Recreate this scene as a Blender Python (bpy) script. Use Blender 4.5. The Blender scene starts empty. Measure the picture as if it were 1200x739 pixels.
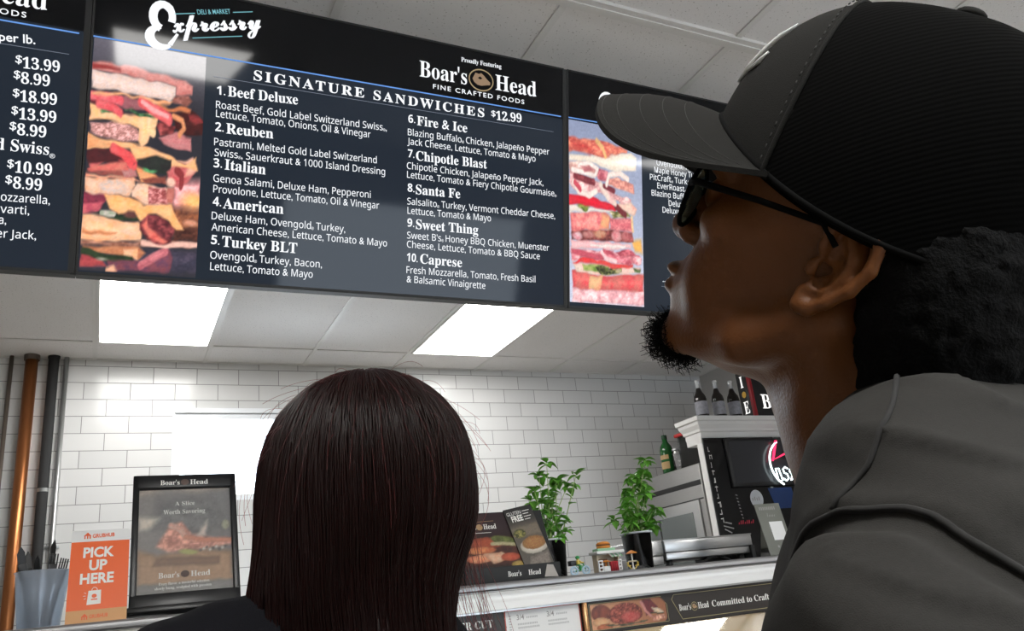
import bpy, math, random
import numpy as np
from mathutils import Matrix, Vector

random.seed(7)
SC = bpy.context.scene
COL = SC.collection
PI = math.pi

# ------------------------------------------------------------------ camera, world, exposure
CAM_H = 1.30
cam_data = bpy.data.cameras.new('camera')
cam = bpy.data.objects.new('camera', cam_data)
COL.objects.link(cam)
cam_data.sensor_fit = 'HORIZONTAL'
cam_data.sensor_width = 36.0
cam_data.lens = 953.478 / 1200.0 * 36.0
cam_data.clip_start = 0.02
# rows: image right, image down, view direction, in world axes (X right along the counter, Y to the back wall, Z up)
CR = ((0.89825327, -0.42663176, -0.10548178), (0.05463179, 0.34655264, -0.93643827), (0.4360693, 0.83539608, 0.3345997))
cam.matrix_world = Matrix(((CR[0][0], -CR[1][0], -CR[2][0], 0.0),
                           (CR[0][1], -CR[1][1], -CR[2][1], 0.0),
                           (CR[0][2], -CR[1][2], -CR[2][2], CAM_H),
                           (0, 0, 0, 1)))
SC.camera = cam
SC.view_settings.view_transform = 'Standard'
SC.view_settings.look = 'None'
SC.view_settings.gamma = 1.0
SC.view_settings.use_curve_mapping = False
SC.view_settings.exposure = 0.24

world = bpy.data.worlds.new('daylight')
SC.world = world
world.use_nodes = True
wn = world.node_tree.nodes
wbg = wn['Background']
wbg.inputs['Color'].default_value = (0.80, 0.90, 1.0, 1)
wbg.inputs['Strength'].default_value = 6.0

PANEL_POWER = 10.5       # emission of the ceiling light diffusers over the service area
FRONT_POWER = 24.0        # emission of the ceiling light diffusers over the customer area
SCREEN_GAIN = 1.35

# ------------------------------------------------------------------ materials
def _set(b, **kw):
    for k, v in kw.items():
        k = k.replace('_', ' ')
        if k in b.inputs:
            b.inputs[k].default_value = v

def mat(name, col=(0.5, 0.5, 0.5), rough=0.5, metal=0.0, emit=None, estr=1.0, bump=0.0, bscale=200.0, var=0.0,
        vscale=8.0, trans=0.0, alpha=1.0, ior=1.45, spec=0.5, sheen=0.0, coat=0.0, sss=0.0, stretch=(1, 1, 1)):
    m = bpy.data.materials.new(name)
    m.use_nodes = True
    nt = m.node_tree
    b = nt.nodes['Principled BSDF']
    _set(b, Base_Color=(*col, 1), Roughness=rough, Metallic=metal, IOR=ior, Transmission_Weight=trans, Alpha=alpha,
         Specular_IOR_Level=spec, Sheen_Weight=sheen, Coat_Weight=coat, Subsurface_Weight=sss)
    if sss:
        b.inputs['Subsurface Radius'].default_value = (0.01, 0.004, 0.002)
    if emit is not None:
        _set(b, Emission_Color=(*emit, 1), Emission_Strength=estr)
    tc = nt.nodes.new('ShaderNodeTexCoord')
    mp = nt.nodes.new('ShaderNodeMapping')
    mp.inputs['Scale'].default_value = stretch
    nt.links.new(tc.outputs['Object'], mp.inputs['Vector'])
    n = nt.nodes.new('ShaderNodeTexNoise')
    n.inputs['Scale'].default_value = vscale
    n.inputs['Detail'].default_value = 4
    nt.links.new(mp.outputs['Vector'], n.inputs['Vector'])
    mr = nt.nodes.new('ShaderNodeMix')
    mr.data_type = 'RGBA'
    v = max(var, 0.02)
    mr.inputs['A'].default_value = (*[c * (1 - v) for c in col], 1)
    mr.inputs['B'].default_value = (*[min(1, c * (1 + v)) for c in col], 1)
    nt.links.new(n.outputs['Fac'], mr.inputs['Factor'])
    nt.links.new(mr.outputs['Result'], b.inputs['Base Color'])
    if bump:
        n2 = nt.nodes.new('ShaderNodeTexNoise')
        n2.inputs['Scale'].default_value = bscale
        n2.inputs['Detail'].default_value = 3
        nt.links.new(mp.outputs['Vector'], n2.inputs['Vector'])
        bp = nt.nodes.new('ShaderNodeBump')
        bp.inputs['Strength'].default_value = bump
        bp.inputs['Distance'].default_value = 0.002
        nt.links.new(n2.outputs['Fac'], bp.inputs['Height'])
        nt.links.new(bp.outputs['Normal'], b.inputs['Normal'])
    return m

def glow(name, col, s):
    m = bpy.data.materials.new(name)
    m.use_nodes = True
    nt = m.node_tree
    nt.nodes.clear()
    o = nt.nodes.new('ShaderNodeOutputMaterial')
    e = nt.nodes.new('ShaderNodeEmission')
    e.inputs['Color'].default_value = (*col, 1)
    e.inputs['Strength'].default_value = s
    nt.links.new(e.outputs[0], o.inputs[0])
    return m

def picture_mat(name, emit=0.0, rough=0.35, spec=0.5):
    """Colour of a printed or shown picture, read from the mesh's own colour attribute."""
    m = bpy.data.materials.new(name)
    m.use_nodes = True
    nt = m.node_tree
    b = nt.nodes['Principled BSDF']
    a = nt.nodes.new('ShaderNodeVertexColor')
    a.layer_name = 'pic'
    if emit:
        _set(b, Base_Color=(0.01, 0.01, 0.01, 1), Roughness=rough, Emission_Strength=emit, Specular_IOR_Level=spec)
        nt.links.new(a.outputs['Color'], b.inputs['Emission Color'])
    else:
        _set(b, Roughness=rough, Specular_IOR_Level=spec)
        nt.links.new(a.outputs['Color'], b.inputs['Base Color'])
    return m

def srgb(r, g, b):
    f = lambda c: (c / 255 / 12.92) if c <= 10.3 else ((c / 255 + 0.055) / 1.055) ** 2.4
    return (f(r), f(g), f(b))

# ------------------------------------------------------------------ mesh building
class MB:
    def __init__(self):
        self.v, self.f, self.m, self.s = [], [], [], []

    def add(self, vs, fs, mat=0, smooth=False, M=None):
        o = len(self.v)
        if M is not None:
            vs = [M @ Vector(p) for p in vs]
        self.v.extend([tuple(p) for p in vs])
        for f in fs:
            self.f.append([i + o for i in f])
            self.m.append(mat)
            self.s.append(smooth)
        return self

    def box(self, x0, x1, y0, y1, z0, z1, mat=0, M=None):
        vs = [(x0, y0, z0), (x1, y0, z0), (x1, y1, z0), (x0, y1, z0), (x0, y0, z1), (x1, y0, z1), (x1, y1, z1), (x0, y1, z1)]
        fs = [(0, 3, 2, 1), (4, 5, 6, 7), (0, 1, 5, 4), (1, 2, 6, 5), (2, 3, 7, 6), (3, 0, 4, 7)]
        return self.add(vs, fs, mat, False, M)

    def rbox(self, x0, x1, y0, y1, z0, z1, b=0.003, mat=0, M=None, seg=2):
        import bmesh
        bm = bmesh.new()
        r = bmesh.ops.create_cube(bm, size=1.0)
        for w in bm.verts:
            w.co = Vector((x0 + (w.co.x + .5) * (x1 - x0), y0 + (w.co.y + .5) * (y1 - y0), z0 + (w.co.z + .5) * (z1 - z0)))
        b = min(b, 0.45 * min(x1 - x0, y1 - y0, z1 - z0))
        bmesh.ops.bevel(bm, geom=list(bm.edges), offset=b, segments=seg, affect='EDGES', profile=0.5)
        bm.verts.index_update()
        vs = [tuple(w.co) for w in bm.verts]
        fs = [[w.index for w in f.verts] for f in bm.faces]
        bm.free()
        return self.add(vs, fs, mat, True, M)

    def tube(self, pts, r, n=8, mat=0, cap=True, M=None, smooth=True, flat=1.0):
        P = [Vector(p) for p in pts]
        R = list(r) if hasattr(r, '__len__') else [r] * len(P)
        vs, fs = [], []
        prev = None
        for i, p in enumerate(P):
            d = (P[min(i + 1, len(P) - 1)] - P[max(i - 1, 0)]).normalized()
            if prev is None:
                a = Vector((0, 0, 1)) if abs(d.z) < 0.9 else Vector((1, 0, 0))
                u = d.cross(a).normalized()
            else:
                u = (prev - d * prev.dot(d)).normalized()
            prev = u
            w = d.cross(u)
            for k in range(n):
                t = 2 * PI * k / n
                vs.append(p + (u * math.cos(t) + w * math.sin(t) * flat) * R[i])
        for i in range(len(P) - 1):
            for k in range(n):
                k2 = (k + 1) % n
                fs.append((i * n + k, i * n + k2, (i + 1) * n + k2, (i + 1) * n + k))
        if cap:
            fs.append(tuple(range(n - 1, -1, -1)))
            fs.append(tuple((len(P) - 1) * n + k for k in range(n)))
        return self.add(vs, fs, mat, smooth, M)

    def cyl(self, p0, p1, r0, r1=None, n=20, mat=0, M=None, smooth=True):
        return self.tube([p0, p1], [r0, r0 if r1 is None else r1], n, mat, True, M, smooth)

    def lathe(self, prof, n=24, mat=0, M=None, smooth=True, sx=1.0, sy=1.0):
        vs, fs = [], []
        for (r, z) in prof:
            for k in range(n):
                t = 2 * PI * k / n
                vs.append((r * math.cos(t) * sx, r * math.sin(t) * sy, z))
        for i in range(len(prof) - 1):
            for k in range(n):
                k2 = (k + 1) % n
                fs.append((i * n + k, i * n + k2, (i + 1) * n + k2, (i + 1) * n + k))
        if prof[0][0] > 1e-5:
            fs.append(tuple(range(n - 1, -1, -1)))
        if prof[-1][0] > 1e-5:
            fs.append(tuple((len(prof) - 1) * n + k for k in range(n)))
        return self.add(vs, fs, mat, smooth, M)

    def ball(self, c, r, n=16, m=10, mat=0, M=None):
        if not hasattr(r, '__len__'):
            r = (r, r, r)
        vs, fs = [], []
        for i in range(m + 1):
            a = -PI / 2 + PI * i / m
            for k in range(n):
                t = 2 * PI * k / n
                vs.append((c[0] + r[0] * math.cos(a) * math.cos(t), c[1] + r[1] * math.cos(a) * math.sin(t), c[2] + r[2] * math.sin(a)))
        for i in range(m):
            for k in range(n):
                k2 = (k + 1) % n
                fs.append((i * n + k, i * n + k2, (i + 1) * n + k2, (i + 1) * n + k))
        return self.add(vs, fs, mat, True, M)

    def prism(self, poly, d0, d1, mat=0, M=None, smooth=False):
        """poly in local x,y extruded from z=d0 to d1 (counter-clockwise seen from +z)."""
        n = len(poly)
        vs = [(x, y, d0) for x, y in poly] + [(x, y, d1) for x, y in poly]
        fs = [tuple(range(n - 1, -1, -1)), tuple(range(n, 2 * n))]
        fs += [(i, (i + 1) % n, n + (i + 1) % n, n + i) for i in range(n)]
        return self.add(vs, fs, mat, smooth, M)

    def grid(self, P, mat=0, smooth=True, M=None, closed_u=False):
        """P[i][j] points."""
        a, b = len(P), len(P[0])
        vs = [p for row in P for p in row]
        fs = []
        for i in range(a - 1 + (1 if closed_u else 0)):
            i2 = (i + 1) % a
            for j in range(b - 1):
                fs.append((i * b + j, i2 * b + j, i2 * b + j + 1, i * b + j + 1))
        return self.add(vs, fs, mat, smooth, M)

    def build(self, name, mats, parent=None, loc=None, rot=None):
        if not isinstance(mats, (list, tuple)):
            mats = [mats]
        me = bpy.data.meshes.new(name)
        me.from_pydata(self.v, [], self.f)
        for x in mats:
            me.materials.append(x)
        me.polygons.foreach_set('material_index', self.m)
        me.polygons.foreach_set('use_smooth', self.s)
        me.update()
        o = bpy.data.objects.new(name, me)
        COL.objects.link(o)
        if parent is not None:
            o.parent = parent
        if loc is not None:
            o.location = loc
        if rot is not None:
            o.rotation_euler = rot
        return o

def tag(o, label=None, cat=None, group=None, kind=None):
    if label: o['label'] = label
    if cat: o['category'] = cat
    if group: o['group'] = group
    if kind: o['kind'] = kind
    return o

def thing(name, label, cat, loc=(0, 0, 0), rot=(0, 0, 0), group=None):
    o = bpy.data.objects.new(name, None)
    o.empty_display_size = 0.05
    COL.objects.link(o)
    o.location = loc
    o.rotation_euler = rot
    return tag(o, label, cat, group)

def struct(name, mb, mats, parent=None):
    o = mb.build(name, mats, parent)
    if parent is None:
        o['kind'] = 'structure'
    return o

def np_obj(name, V, Fq, mats, parent=None, smooth=True, loc=None):
    me = bpy.data.meshes.new(name)
    V = np.asarray(V, np.float32)
    Fq = np.asarray(Fq, np.int32)
    me.vertices.add(len(V))
    me.vertices.foreach_set('co', V.ravel())
    k = Fq.shape[1]
    me.loops.add(Fq.size)
    me.loops.foreach_set('vertex_index', Fq.ravel())
    me.polygons.add(len(Fq))
    me.polygons.foreach_set('loop_start', np.arange(0, Fq.size, k, dtype=np.int32))
    me.polygons.foreach_set('loop_total', np.full(len(Fq), k, np.int32))
    me.polygons.foreach_set('use_smooth', np.full(len(Fq), smooth, bool))
    me.update(calc_edges=True)
    me.validate()
    for x in (mats if isinstance(mats, (list, tuple)) else [mats]):
        me.materials.append(x)
    o = bpy.data.objects.new(name, me)
    COL.objects.link(o)
    if parent is not None:
        o.parent = parent
    if loc is not None:
        o.location = loc
    return o

# ------------------------------------------------------------------ lettering
def bold(s):
    r = ''
    for c in s:
        if 'A' <= c <= 'Z': r += chr(0x1D400 + ord(c) - 65)
        elif 'a' <= c <= 'z': r += chr(0x1D41A + ord(c) - 97)
        elif '0' <= c <= '9': r += chr(0x1D7CE + ord(c) - 48)
        else: r += c
    return r

def sansbold(s):
    return ''.join(chr(0x1D7EC + ord(c) - 48) if '0' <= c <= '9' else c for c in s)

def script_(s):
    return ''.join(chr(0x1D4D0 + ord(c) - 65) if 'A' <= c <= 'Z' else chr(0x1D4EA + ord(c) - 97) if 'a' <= c <= 'z' else c for c in s)

_tc = {}
def sans(s):
    r = ''
    for c in s:
        if 'A' <= c <= 'Z': r += chr(0x1D5A0 + ord(c) - 65)
        elif 'a' <= c <= 'z': r += chr(0x1D5BA + ord(c) - 97)
        elif '0' <= c <= '9': r += chr(0x1D7E2 + ord(c) - 48)
        else: r += c
    return r

def _raw(s, spacing, weight):
    c = bpy.data.curves.new('lettering', 'FONT')
    c.body = s
    c.resolution_u = 3
    c.space_character = spacing
    c.offset = weight
    o = bpy.data.objects.new('lettering', c)
    COL.objects.link(o)
    bpy.context.view_layer.update()
    e = o.evaluated_get(bpy.context.evaluated_depsgraph_get())
    me = e.to_mesh()
    vs = [tuple(v.co) for v in me.vertices]
    fs = [tuple(p.vertices) for p in me.polygons]
    e.to_mesh_clear()
    bpy.data.objects.remove(o)
    bpy.data.curves.remove(c)
    return vs, fs

def glyphs(s, spacing=1.0, weight=0.0):
    key = (s, spacing, weight)
    if key not in _tc:
        vs, fs, x = [], [], 0.0
        segs = s.split('®')
        for i, g in enumerate(segs):
            if i:                                   # small registered mark sitting on the base line
                a, b = _raw('®', 1.0, 0.0)
                m = min(p[0] for p in a)
                o = len(vs)
                vs += [((p[0] - m) * .42 + x + .03, p[1] * .42 - .06, 0) for p in a]
                fs += [tuple(q + o for q in f) for f in b]
                x = max(p[0] for p in vs) + .03
                if g.startswith(' '): x += .22
            if g.strip():
                a, b = _raw(g.strip() if i else g, spacing, weight)
                m = min(p[0] for p in a)
                o = len(vs)
                vs += [(p[0] - m + x, p[1], 0) for p in a]
                fs += [tuple(q + o for q in f) for f in b]
                x = max(p[0] for p in vs)
        xs = [v[0] for v in vs] or [0, 1]
        _tc[key] = (vs, fs, min(xs), max(xs))
    return _tc[key]

def put_text(mb, s, u0, v0, u1, v1, h, F, mat=0, spacing=1.0, weight=0.0, lift=0.0):
    """Lettering whose base line runs (u0,v0)-(u1,v1) with capitals h high; F maps (u, v, out) to a point."""
    vs, fs, a, b = glyphs(s, spacing, weight)
    L = math.hypot(u1 - u0, v1 - v0)
    cu, cv = (u1 - u0) / L, (v1 - v0) / L
    k = L / max(1e-6, b - a)
    ky = h / 0.70
    out = []
    for x, y, _ in vs:
        x = (x - a) * k
        y = y * ky
        out.append(F(u0 + x * cu - y * cv, v0 + x * cv + y * cu, lift))
    mb.add(out, fs, mat)

def quad(mb, pts, F, mat=0, lift=0.0):
    mb.add([F(u, v, lift) for u, v in pts], [tuple(range(len(pts)))], mat)

def bar(mb, a, b, w, F, mat=0, lift=0.0):
    L = math.hypot(b[0] - a[0], b[1] - a[1])
    nx, ny = -(b[1] - a[1]) / L * w / 2, (b[0] - a[0]) / L * w / 2
    quad(mb, [(a[0] - nx, a[1] - ny), (b[0] - nx, b[1] - ny), (b[0] + nx, b[1] + ny), (a[0] + nx, a[1] + ny)], F, mat, lift)

def disc(mb, c, rx, ry, F, mat=0, lift=0.0, n=24, rot=0.0):
    p = []
    for k in range(n):
        t = 2 * PI * k / n
        x, y = rx * math.cos(t), ry * math.sin(t)
        p.append((c[0] + x * math.cos(rot) - y * math.sin(rot), c[1] + x * math.sin(rot) + y * math.cos(rot)))
    quad(mb, p, F, mat, lift)

# ------------------------------------------------------------------ noise, pictures
def _hash(ix, iy, iz):
    h = (ix * 374761393 + iy * 668265263 + iz * 2147483647 + 1013904223) & 0xFFFFFFFF
    h = ((h ^ (h >> 13)) * 1274126177) & 0xFFFFFFFF
    h = h ^ (h >> 16)
    return (h & 0xFFFF).astype(np.float32) / 65535.0

def vnoise(x, y, z):
    x, y, z = np.broadcast_arrays(x, y, z)
    ix, iy, iz = np.floor(x).astype(np.int64), np.floor(y).astype(np.int64), np.floor(z).astype(np.int64)
    fx, fy, fz = x - ix, y - iy, z - iz
    fx, fy, fz = [t * t * (3 - 2 * t) for t in (fx, fy, fz)]
    r = 0
    for dx in (0, 1):
        for dy in (0, 1):
            for dz in (0, 1):
                w = (fx if dx else 1 - fx) * (fy if dy else 1 - fy) * (fz if dz else 1 - fz)
                r = r + w * _hash(ix + dx, iy + dy, iz + dz)
    return r

class Canvas:
    """A small painting: u to the right, v up, both 0..1; kept in display values, turned to linear at the end."""
    def __init__(self, w, h, col=(0, 0, 0), aspect=1.0):
        self.w, self.h = w, h
        self.asp = aspect
        v, u = np.mgrid[0:h, 0:w].astype(np.float32)
        self.u, self.v = (u / (w - 1)), (v / (h - 1))
        self.c = np.empty((h, w, 3), np.float32)
        self.c[:] = np.array(col, np.float32)
        self.k = 0

    def fill(self, f):
        self.c[:] = f(self.u, self.v)

    def _blend(self, d, col, col2, soft, tex, ts, alpha):
        self.k += 1
        a = np.clip(0.5 - d / soft, 0, 1) * alpha
        n = vnoise(self.u * ts, self.v * ts / self.asp, np.float32(self.k * 3.1)) * 0.6 + vnoise(self.u * ts * 2.7, self.v * ts * 2.7 / self.asp, np.float32(self.k)) * 0.4
        base = np.array(col, np.float32)[None, None]
        if col2 is not None:
            t = np.clip((n - 0.3) * 2.2, 0, 1)[..., None]
            base = base * (1 - t) + np.array(col2, np.float32)[None, None] * t
        base = base * (1 + tex * (n[..., None] - 0.5) * 2)
        edge = np.clip(1 + d / 0.05, 0, 1)[..., None]
        base = base * (1 - 0.18 * edge)
        self.c = self.c * (1 - a[..., None]) + base * a[..., None]

    def _warp(self, wob, ws):
        k = self.k + 11
        du = (vnoise(self.u * ws, self.v * ws / self.asp, np.float32(k)) - .5) * wob
        dv = (vnoise(self.u * ws, self.v * ws / self.asp, np.float32(k + 50.5)) - .5) * wob
        return self.u + du, self.v + dv

    def poly(self, pts, col, col2=None, soft=0.012, wob=0.02, ws=14, tex=0.12, ts=18, alpha=1.0):
        U, V = self._warp(wob, ws)
        n = len(pts)
        d = np.full(U.shape, 1e9, np.float32)
        ins = np.zeros(U.shape, bool)
        for i in range(n):
            x0, y0 = pts[i]
            x1, y1 = pts[(i + 1) % n]
            ex, ey = x1 - x0, y1 - y0
            t = np.clip(((U - x0) * ex + (V - y0) * ey) / (ex * ex + ey * ey + 1e-12), 0, 1)
            d = np.minimum(d, (U - x0 - t * ex) ** 2 + (V - y0 - t * ey) ** 2)
            if y0 != y1:
                c = ((y0 > V) != (y1 > V)) & (U < ex * (V - y0) / (y1 - y0) + x0)
                ins ^= c
        d = np.sqrt(d)
        self._blend(np.where(ins, -d, d), col, col2, soft, tex, ts, alpha)

    def ell(self, cu, cv, ru, rv, col, col2=None, rot=0.0, soft=0.012, wob=0.015, ws=14, tex=0.12, ts=18, alpha=1.0):
        U, V = self._warp(wob, ws)
        c, s = math.cos(rot), math.sin(rot)
        x, y = (U - cu) * c + (V - cv) * s, -(U - cu) * s + (V - cv) * c
        d = (np.sqrt((x / ru) ** 2 + (y / rv) ** 2) - 1) * min(ru, rv)
        self._blend(d, col, col2, soft, tex, ts, alpha)

    def line(self, pts, w, col, col2=None, soft=0.01, wob=0.01, ws=14, tex=0.1, ts=18, alpha=1.0):
        U, V = self._warp(wob, ws)
        d = np.full(U.shape, 1e9, np.float32)
        for (x0, y0), (x1, y1) in zip(pts[:-1], pts[1:]):
            ex, ey = x1 - x0, y1 - y0
            t = np.clip(((U - x0) * ex + (V - y0) * ey) / (ex * ex + ey * ey + 1e-12), 0, 1)
            d = np.minimum(d, (U - x0 - t * ex) ** 2 + (V - y0 - t * ey) ** 2)
        self._blend(np.sqrt(d) - w, col, col2, soft, tex, ts, alpha)

    def build(self, name, F, u0, v0, u1, v1, material, parent, lift=0.0):
        q = vnoise(self.u * 46, self.v * 46 / self.asp, np.float32(9.3)) * .5 + vnoise(self.u * 95, self.v * 95 / self.asp, np.float32(4.1)) * .5
        self.c = self.c * (1 + .16 * (q[..., None] - .5))
        P = []
        for j in range(self.h):
            for i in range(self.w):
                P.append(F(u0 + (u1 - u0) * i / (self.w - 1), v0 + (v1 - v0) * j / (self.h - 1), lift))
        j, i = np.mgrid[0:self.h - 1, 0:self.w - 1]
        a = (j * self.w + i).ravel()
        Fq = np.stack([a, a + 1, a + self.w + 1, a + self.w], 1)
        o = np_obj(name, P, Fq, material, parent, smooth=False)
        c = np.clip(self.c.reshape(-1, 3) / 255.0, 0, 1)
        lin = np.where(c <= 0.0404, c / 12.92, ((c + 0.055) / 1.055) ** 2.4)
        at = o.data.color_attributes.new('pic', 'FLOAT_COLOR', 'POINT')
        at.data.foreach_set('color', np.concatenate([lin, np.ones((len(lin), 1))], 1).astype(np.float32).ravel())
        return o

# ------------------------------------------------------------------ smooth solids (bodies, clothes, hair)
class Field:
    def __init__(self, lo, hi, h):
        self.lo, self.h = np.array(lo, np.float32), h
        n = np.ceil((np.array(hi) - np.array(lo)) / h).astype(int) + 1
        self.n = n
        self.X = (lo[0] + np.arange(n[0], dtype=np.float32) * h)[:, None, None]
        self.Y = (lo[1] + np.arange(n[1], dtype=np.float32) * h)[None, :, None]
        self.Z = (lo[2] + np.arange(n[2], dtype=np.float32) * h)[None, None, :]
        self.D = np.full(tuple(n), 1e3, np.float32)

    def _box(self, lo, hi, m):
        a = np.clip(np.floor((np.array(lo) - m - self.lo) / self.h).astype(int), 0, self.n)
        b = np.clip(np.ceil((np.array(hi) + m - self.lo) / self.h).astype(int) + 1, 0, self.n)
        return tuple(slice(int(i), int(j)) for i, j in zip(a, b))

    def _ell(self, c, r, R, s):
        x, y, z = self.X[s[0]] - c[0], self.Y[:, s[1]] - c[1], self.Z[:, :, s[2]] - c[2]
        if R is not None:
            x, y, z = (R[0][0] * x + R[0][1] * y + R[0][2] * z, R[1][0] * x + R[1][1] * y + R[1][2] * z, R[2][0] * x + R[2][1] * y + R[2][2] * z)
        k0 = np.sqrt((x / r[0]) ** 2 + (y / r[1]) ** 2 + (z / r[2]) ** 2)
        k1 = np.sqrt((x / r[0] ** 2) ** 2 + (y / r[1] ** 2) ** 2 + (z / r[2] ** 2) ** 2)
        return k0 * (k0 - 1) / np.maximum(k1, 1e-6)

    def _cone(self, a, b, ra, rb, s):
        ex, ey, ez = b[0] - a[0], b[1] - a[1], b[2] - a[2]
        L2 = ex * ex + ey * ey + ez * ez + 1e-12
        X, Y, Z = self.X[s[0]], self.Y[:, s[1]], self.Z[:, :, s[2]]
        t = np.clip(((X - a[0]) * ex + (Y - a[1]) * ey + (Z - a[2]) * ez) / L2, 0, 1)
        d = np.sqrt((X - a[0] - t * ex) ** 2 + (Y - a[1] - t * ey) ** 2 + (Z - a[2] - t * ez) ** 2)
        return d - (ra + (rb - ra) * t)

    def _mix(self, s, d, k, neg):
        D = self.D[s]
        if D.size == 0: return self
        if not neg:
            if k <= 0: self.D[s] = np.minimum(D, d)
            else:
                D = np.minimum(D, d + 4 * k + 0.05)
                h = np.clip(0.5 + 0.5 * (D - d) / k, 0, 1)
                self.D[s] = D * (1 - h) + d * h - k * h * (1 - h)
        else:
            d = -d
            if k <= 0: self.D[s] = np.maximum(D, d)
            else:
                h = np.clip(0.5 - 0.5 * (D - d) / k, 0, 1)
                self.D[s] = D * (1 - h) + d * h + k * h * (1 - h)
        return self

    def ell(self, c, r, k=0.01, R=None, neg=False):
        q = max(r) if R is not None else None
        rr = np.array([q] * 3 if q else r)
        s = self._box(np.array(c) - rr, np.array(c) + rr, k + 4 * self.h)
        return self._mix(s, self._ell(c, r, R, s), k, neg)

    def cone(self, a, b, ra, rb, k=0.01, neg=False):
        q = max(ra, rb)
        s = self._box(np.minimum(a, b) - q, np.maximum(a, b) + q, k + 4 * self.h)
        return self._mix(s, self._cone(a, b, ra, rb, s), k, neg)

    def path(self, pts, rs, k=0.01, neg=False):
        if not hasattr(rs, '__len__'): rs = [rs] * len(pts)
        for i in range(len(pts) - 1):
            self.cone(pts[i], pts[i + 1], rs[i], rs[i + 1], k, neg)
        return self

    def mesh(self):
        D, h = self.D, self.h
        S = D < 0
        nx, ny, nz = D.shape
        cnt = np.zeros((nx - 1, ny - 1, nz - 1), np.float32)
        acc = np.zeros((nx - 1, ny - 1, nz - 1, 3), np.float32)
        sl = lambda o, n: slice(o, n - 1 + o)
        def corner(A, a, b, c): return A[sl(a, nx), sl(b, ny), sl(c, nz)]
        cs = [(a, b, c) for a in (0, 1) for b in (0, 1) for c in (0, 1)]
        for p in cs:
            for ax in range(3):
                if p[ax]: continue
                q = list(p); q[ax] = 1
                d0, d1 = corner(D, *p), corner(D, *q)
                cr = corner(S, *p) != corner(S, *q)
                t = np.where(cr, d0 / np.where(cr, d0 - d1, 1), 0)
                cnt += cr
                for x in range(3):
                    acc[..., x] += np.where(cr, p[x] + (t if x == ax else 0), 0)
        act = cnt > 0
        idx = np.full(act.shape, -1, np.int64)
        idx[act] = np.arange(act.sum())
        ijk = np.argwhere(act)
        V = (ijk + acc[act] / cnt[act][:, None]) * h + self.lo
        F = []
        for ax in range(3):
            o1, o2 = [(1, 2), (2, 0), (0, 1)][ax]
            lo = [slice(None)] * 3; hi = [slice(None)] * 3
            lo[ax] = slice(0, -1); hi[ax] = slice(1, None)
            s0, s1 = S[tuple(lo)], S[tuple(hi)]
            e = np.argwhere(s0 != s1)
            ok = (e[:, o1] > 0) & (e[:, o2] > 0) & (e[:, o1] < D.shape[o1] - 1) & (e[:, o2] < D.shape[o2] - 1)
            e = e[ok]
            flip = s0[tuple(e.T)]
            q = []
            for d1, d2 in ((0, 0), (1, 0), (1, 1), (0, 1)):
                c = e.copy(); c[:, o1] -= 1 - d1; c[:, o2] -= 1 - d2
                q.append(idx[tuple(c.T)])
            q = np.stack(q, 1)
            q[~flip] = q[~flip][:, ::-1]
            F.append(q)
        F = np.concatenate(F)
        F = F[(F >= 0).all(1)]
        return V, F

    def sample(self, P):
        """trilinear value of the field at the points P"""
        g = (np.asarray(P, np.float32) - self.lo) / self.h
        g = np.clip(g, 0, self.n - 1.001)
        i = g.astype(int); f = g - i
        r = 0
        for a in (0, 1):
            for b in (0, 1):
                for c in (0, 1):
                    w = (f[:, 0] if a else 1 - f[:, 0]) * (f[:, 1] if b else 1 - f[:, 1]) * (f[:, 2] if c else 1 - f[:, 2])
                    r = r + w * self.D[i[:, 0] + a, i[:, 1] + b, i[:, 2] + c]
        return r

    def project(self, P, off=0.0, it=6):
        P = np.array(P, np.float32)
        e = self.h
        for _ in range(it):
            d = self.sample(P)
            g = np.stack([self.sample(P + np.eye(3, dtype=np.float32)[a] * e) - self.sample(P - np.eye(3, dtype=np.float32)[a] * e) for a in range(3)], 1)
            g /= np.maximum(np.linalg.norm(g, axis=1, keepdims=True), 1e-6)
            P = P - g * (d - off)[:, None]
        return P

# ------------------------------------------------------------------ the room
XL, XR, YF, YB, ZC = -3.3, 4.471, -3.9, 5.275, 2.9624

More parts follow.
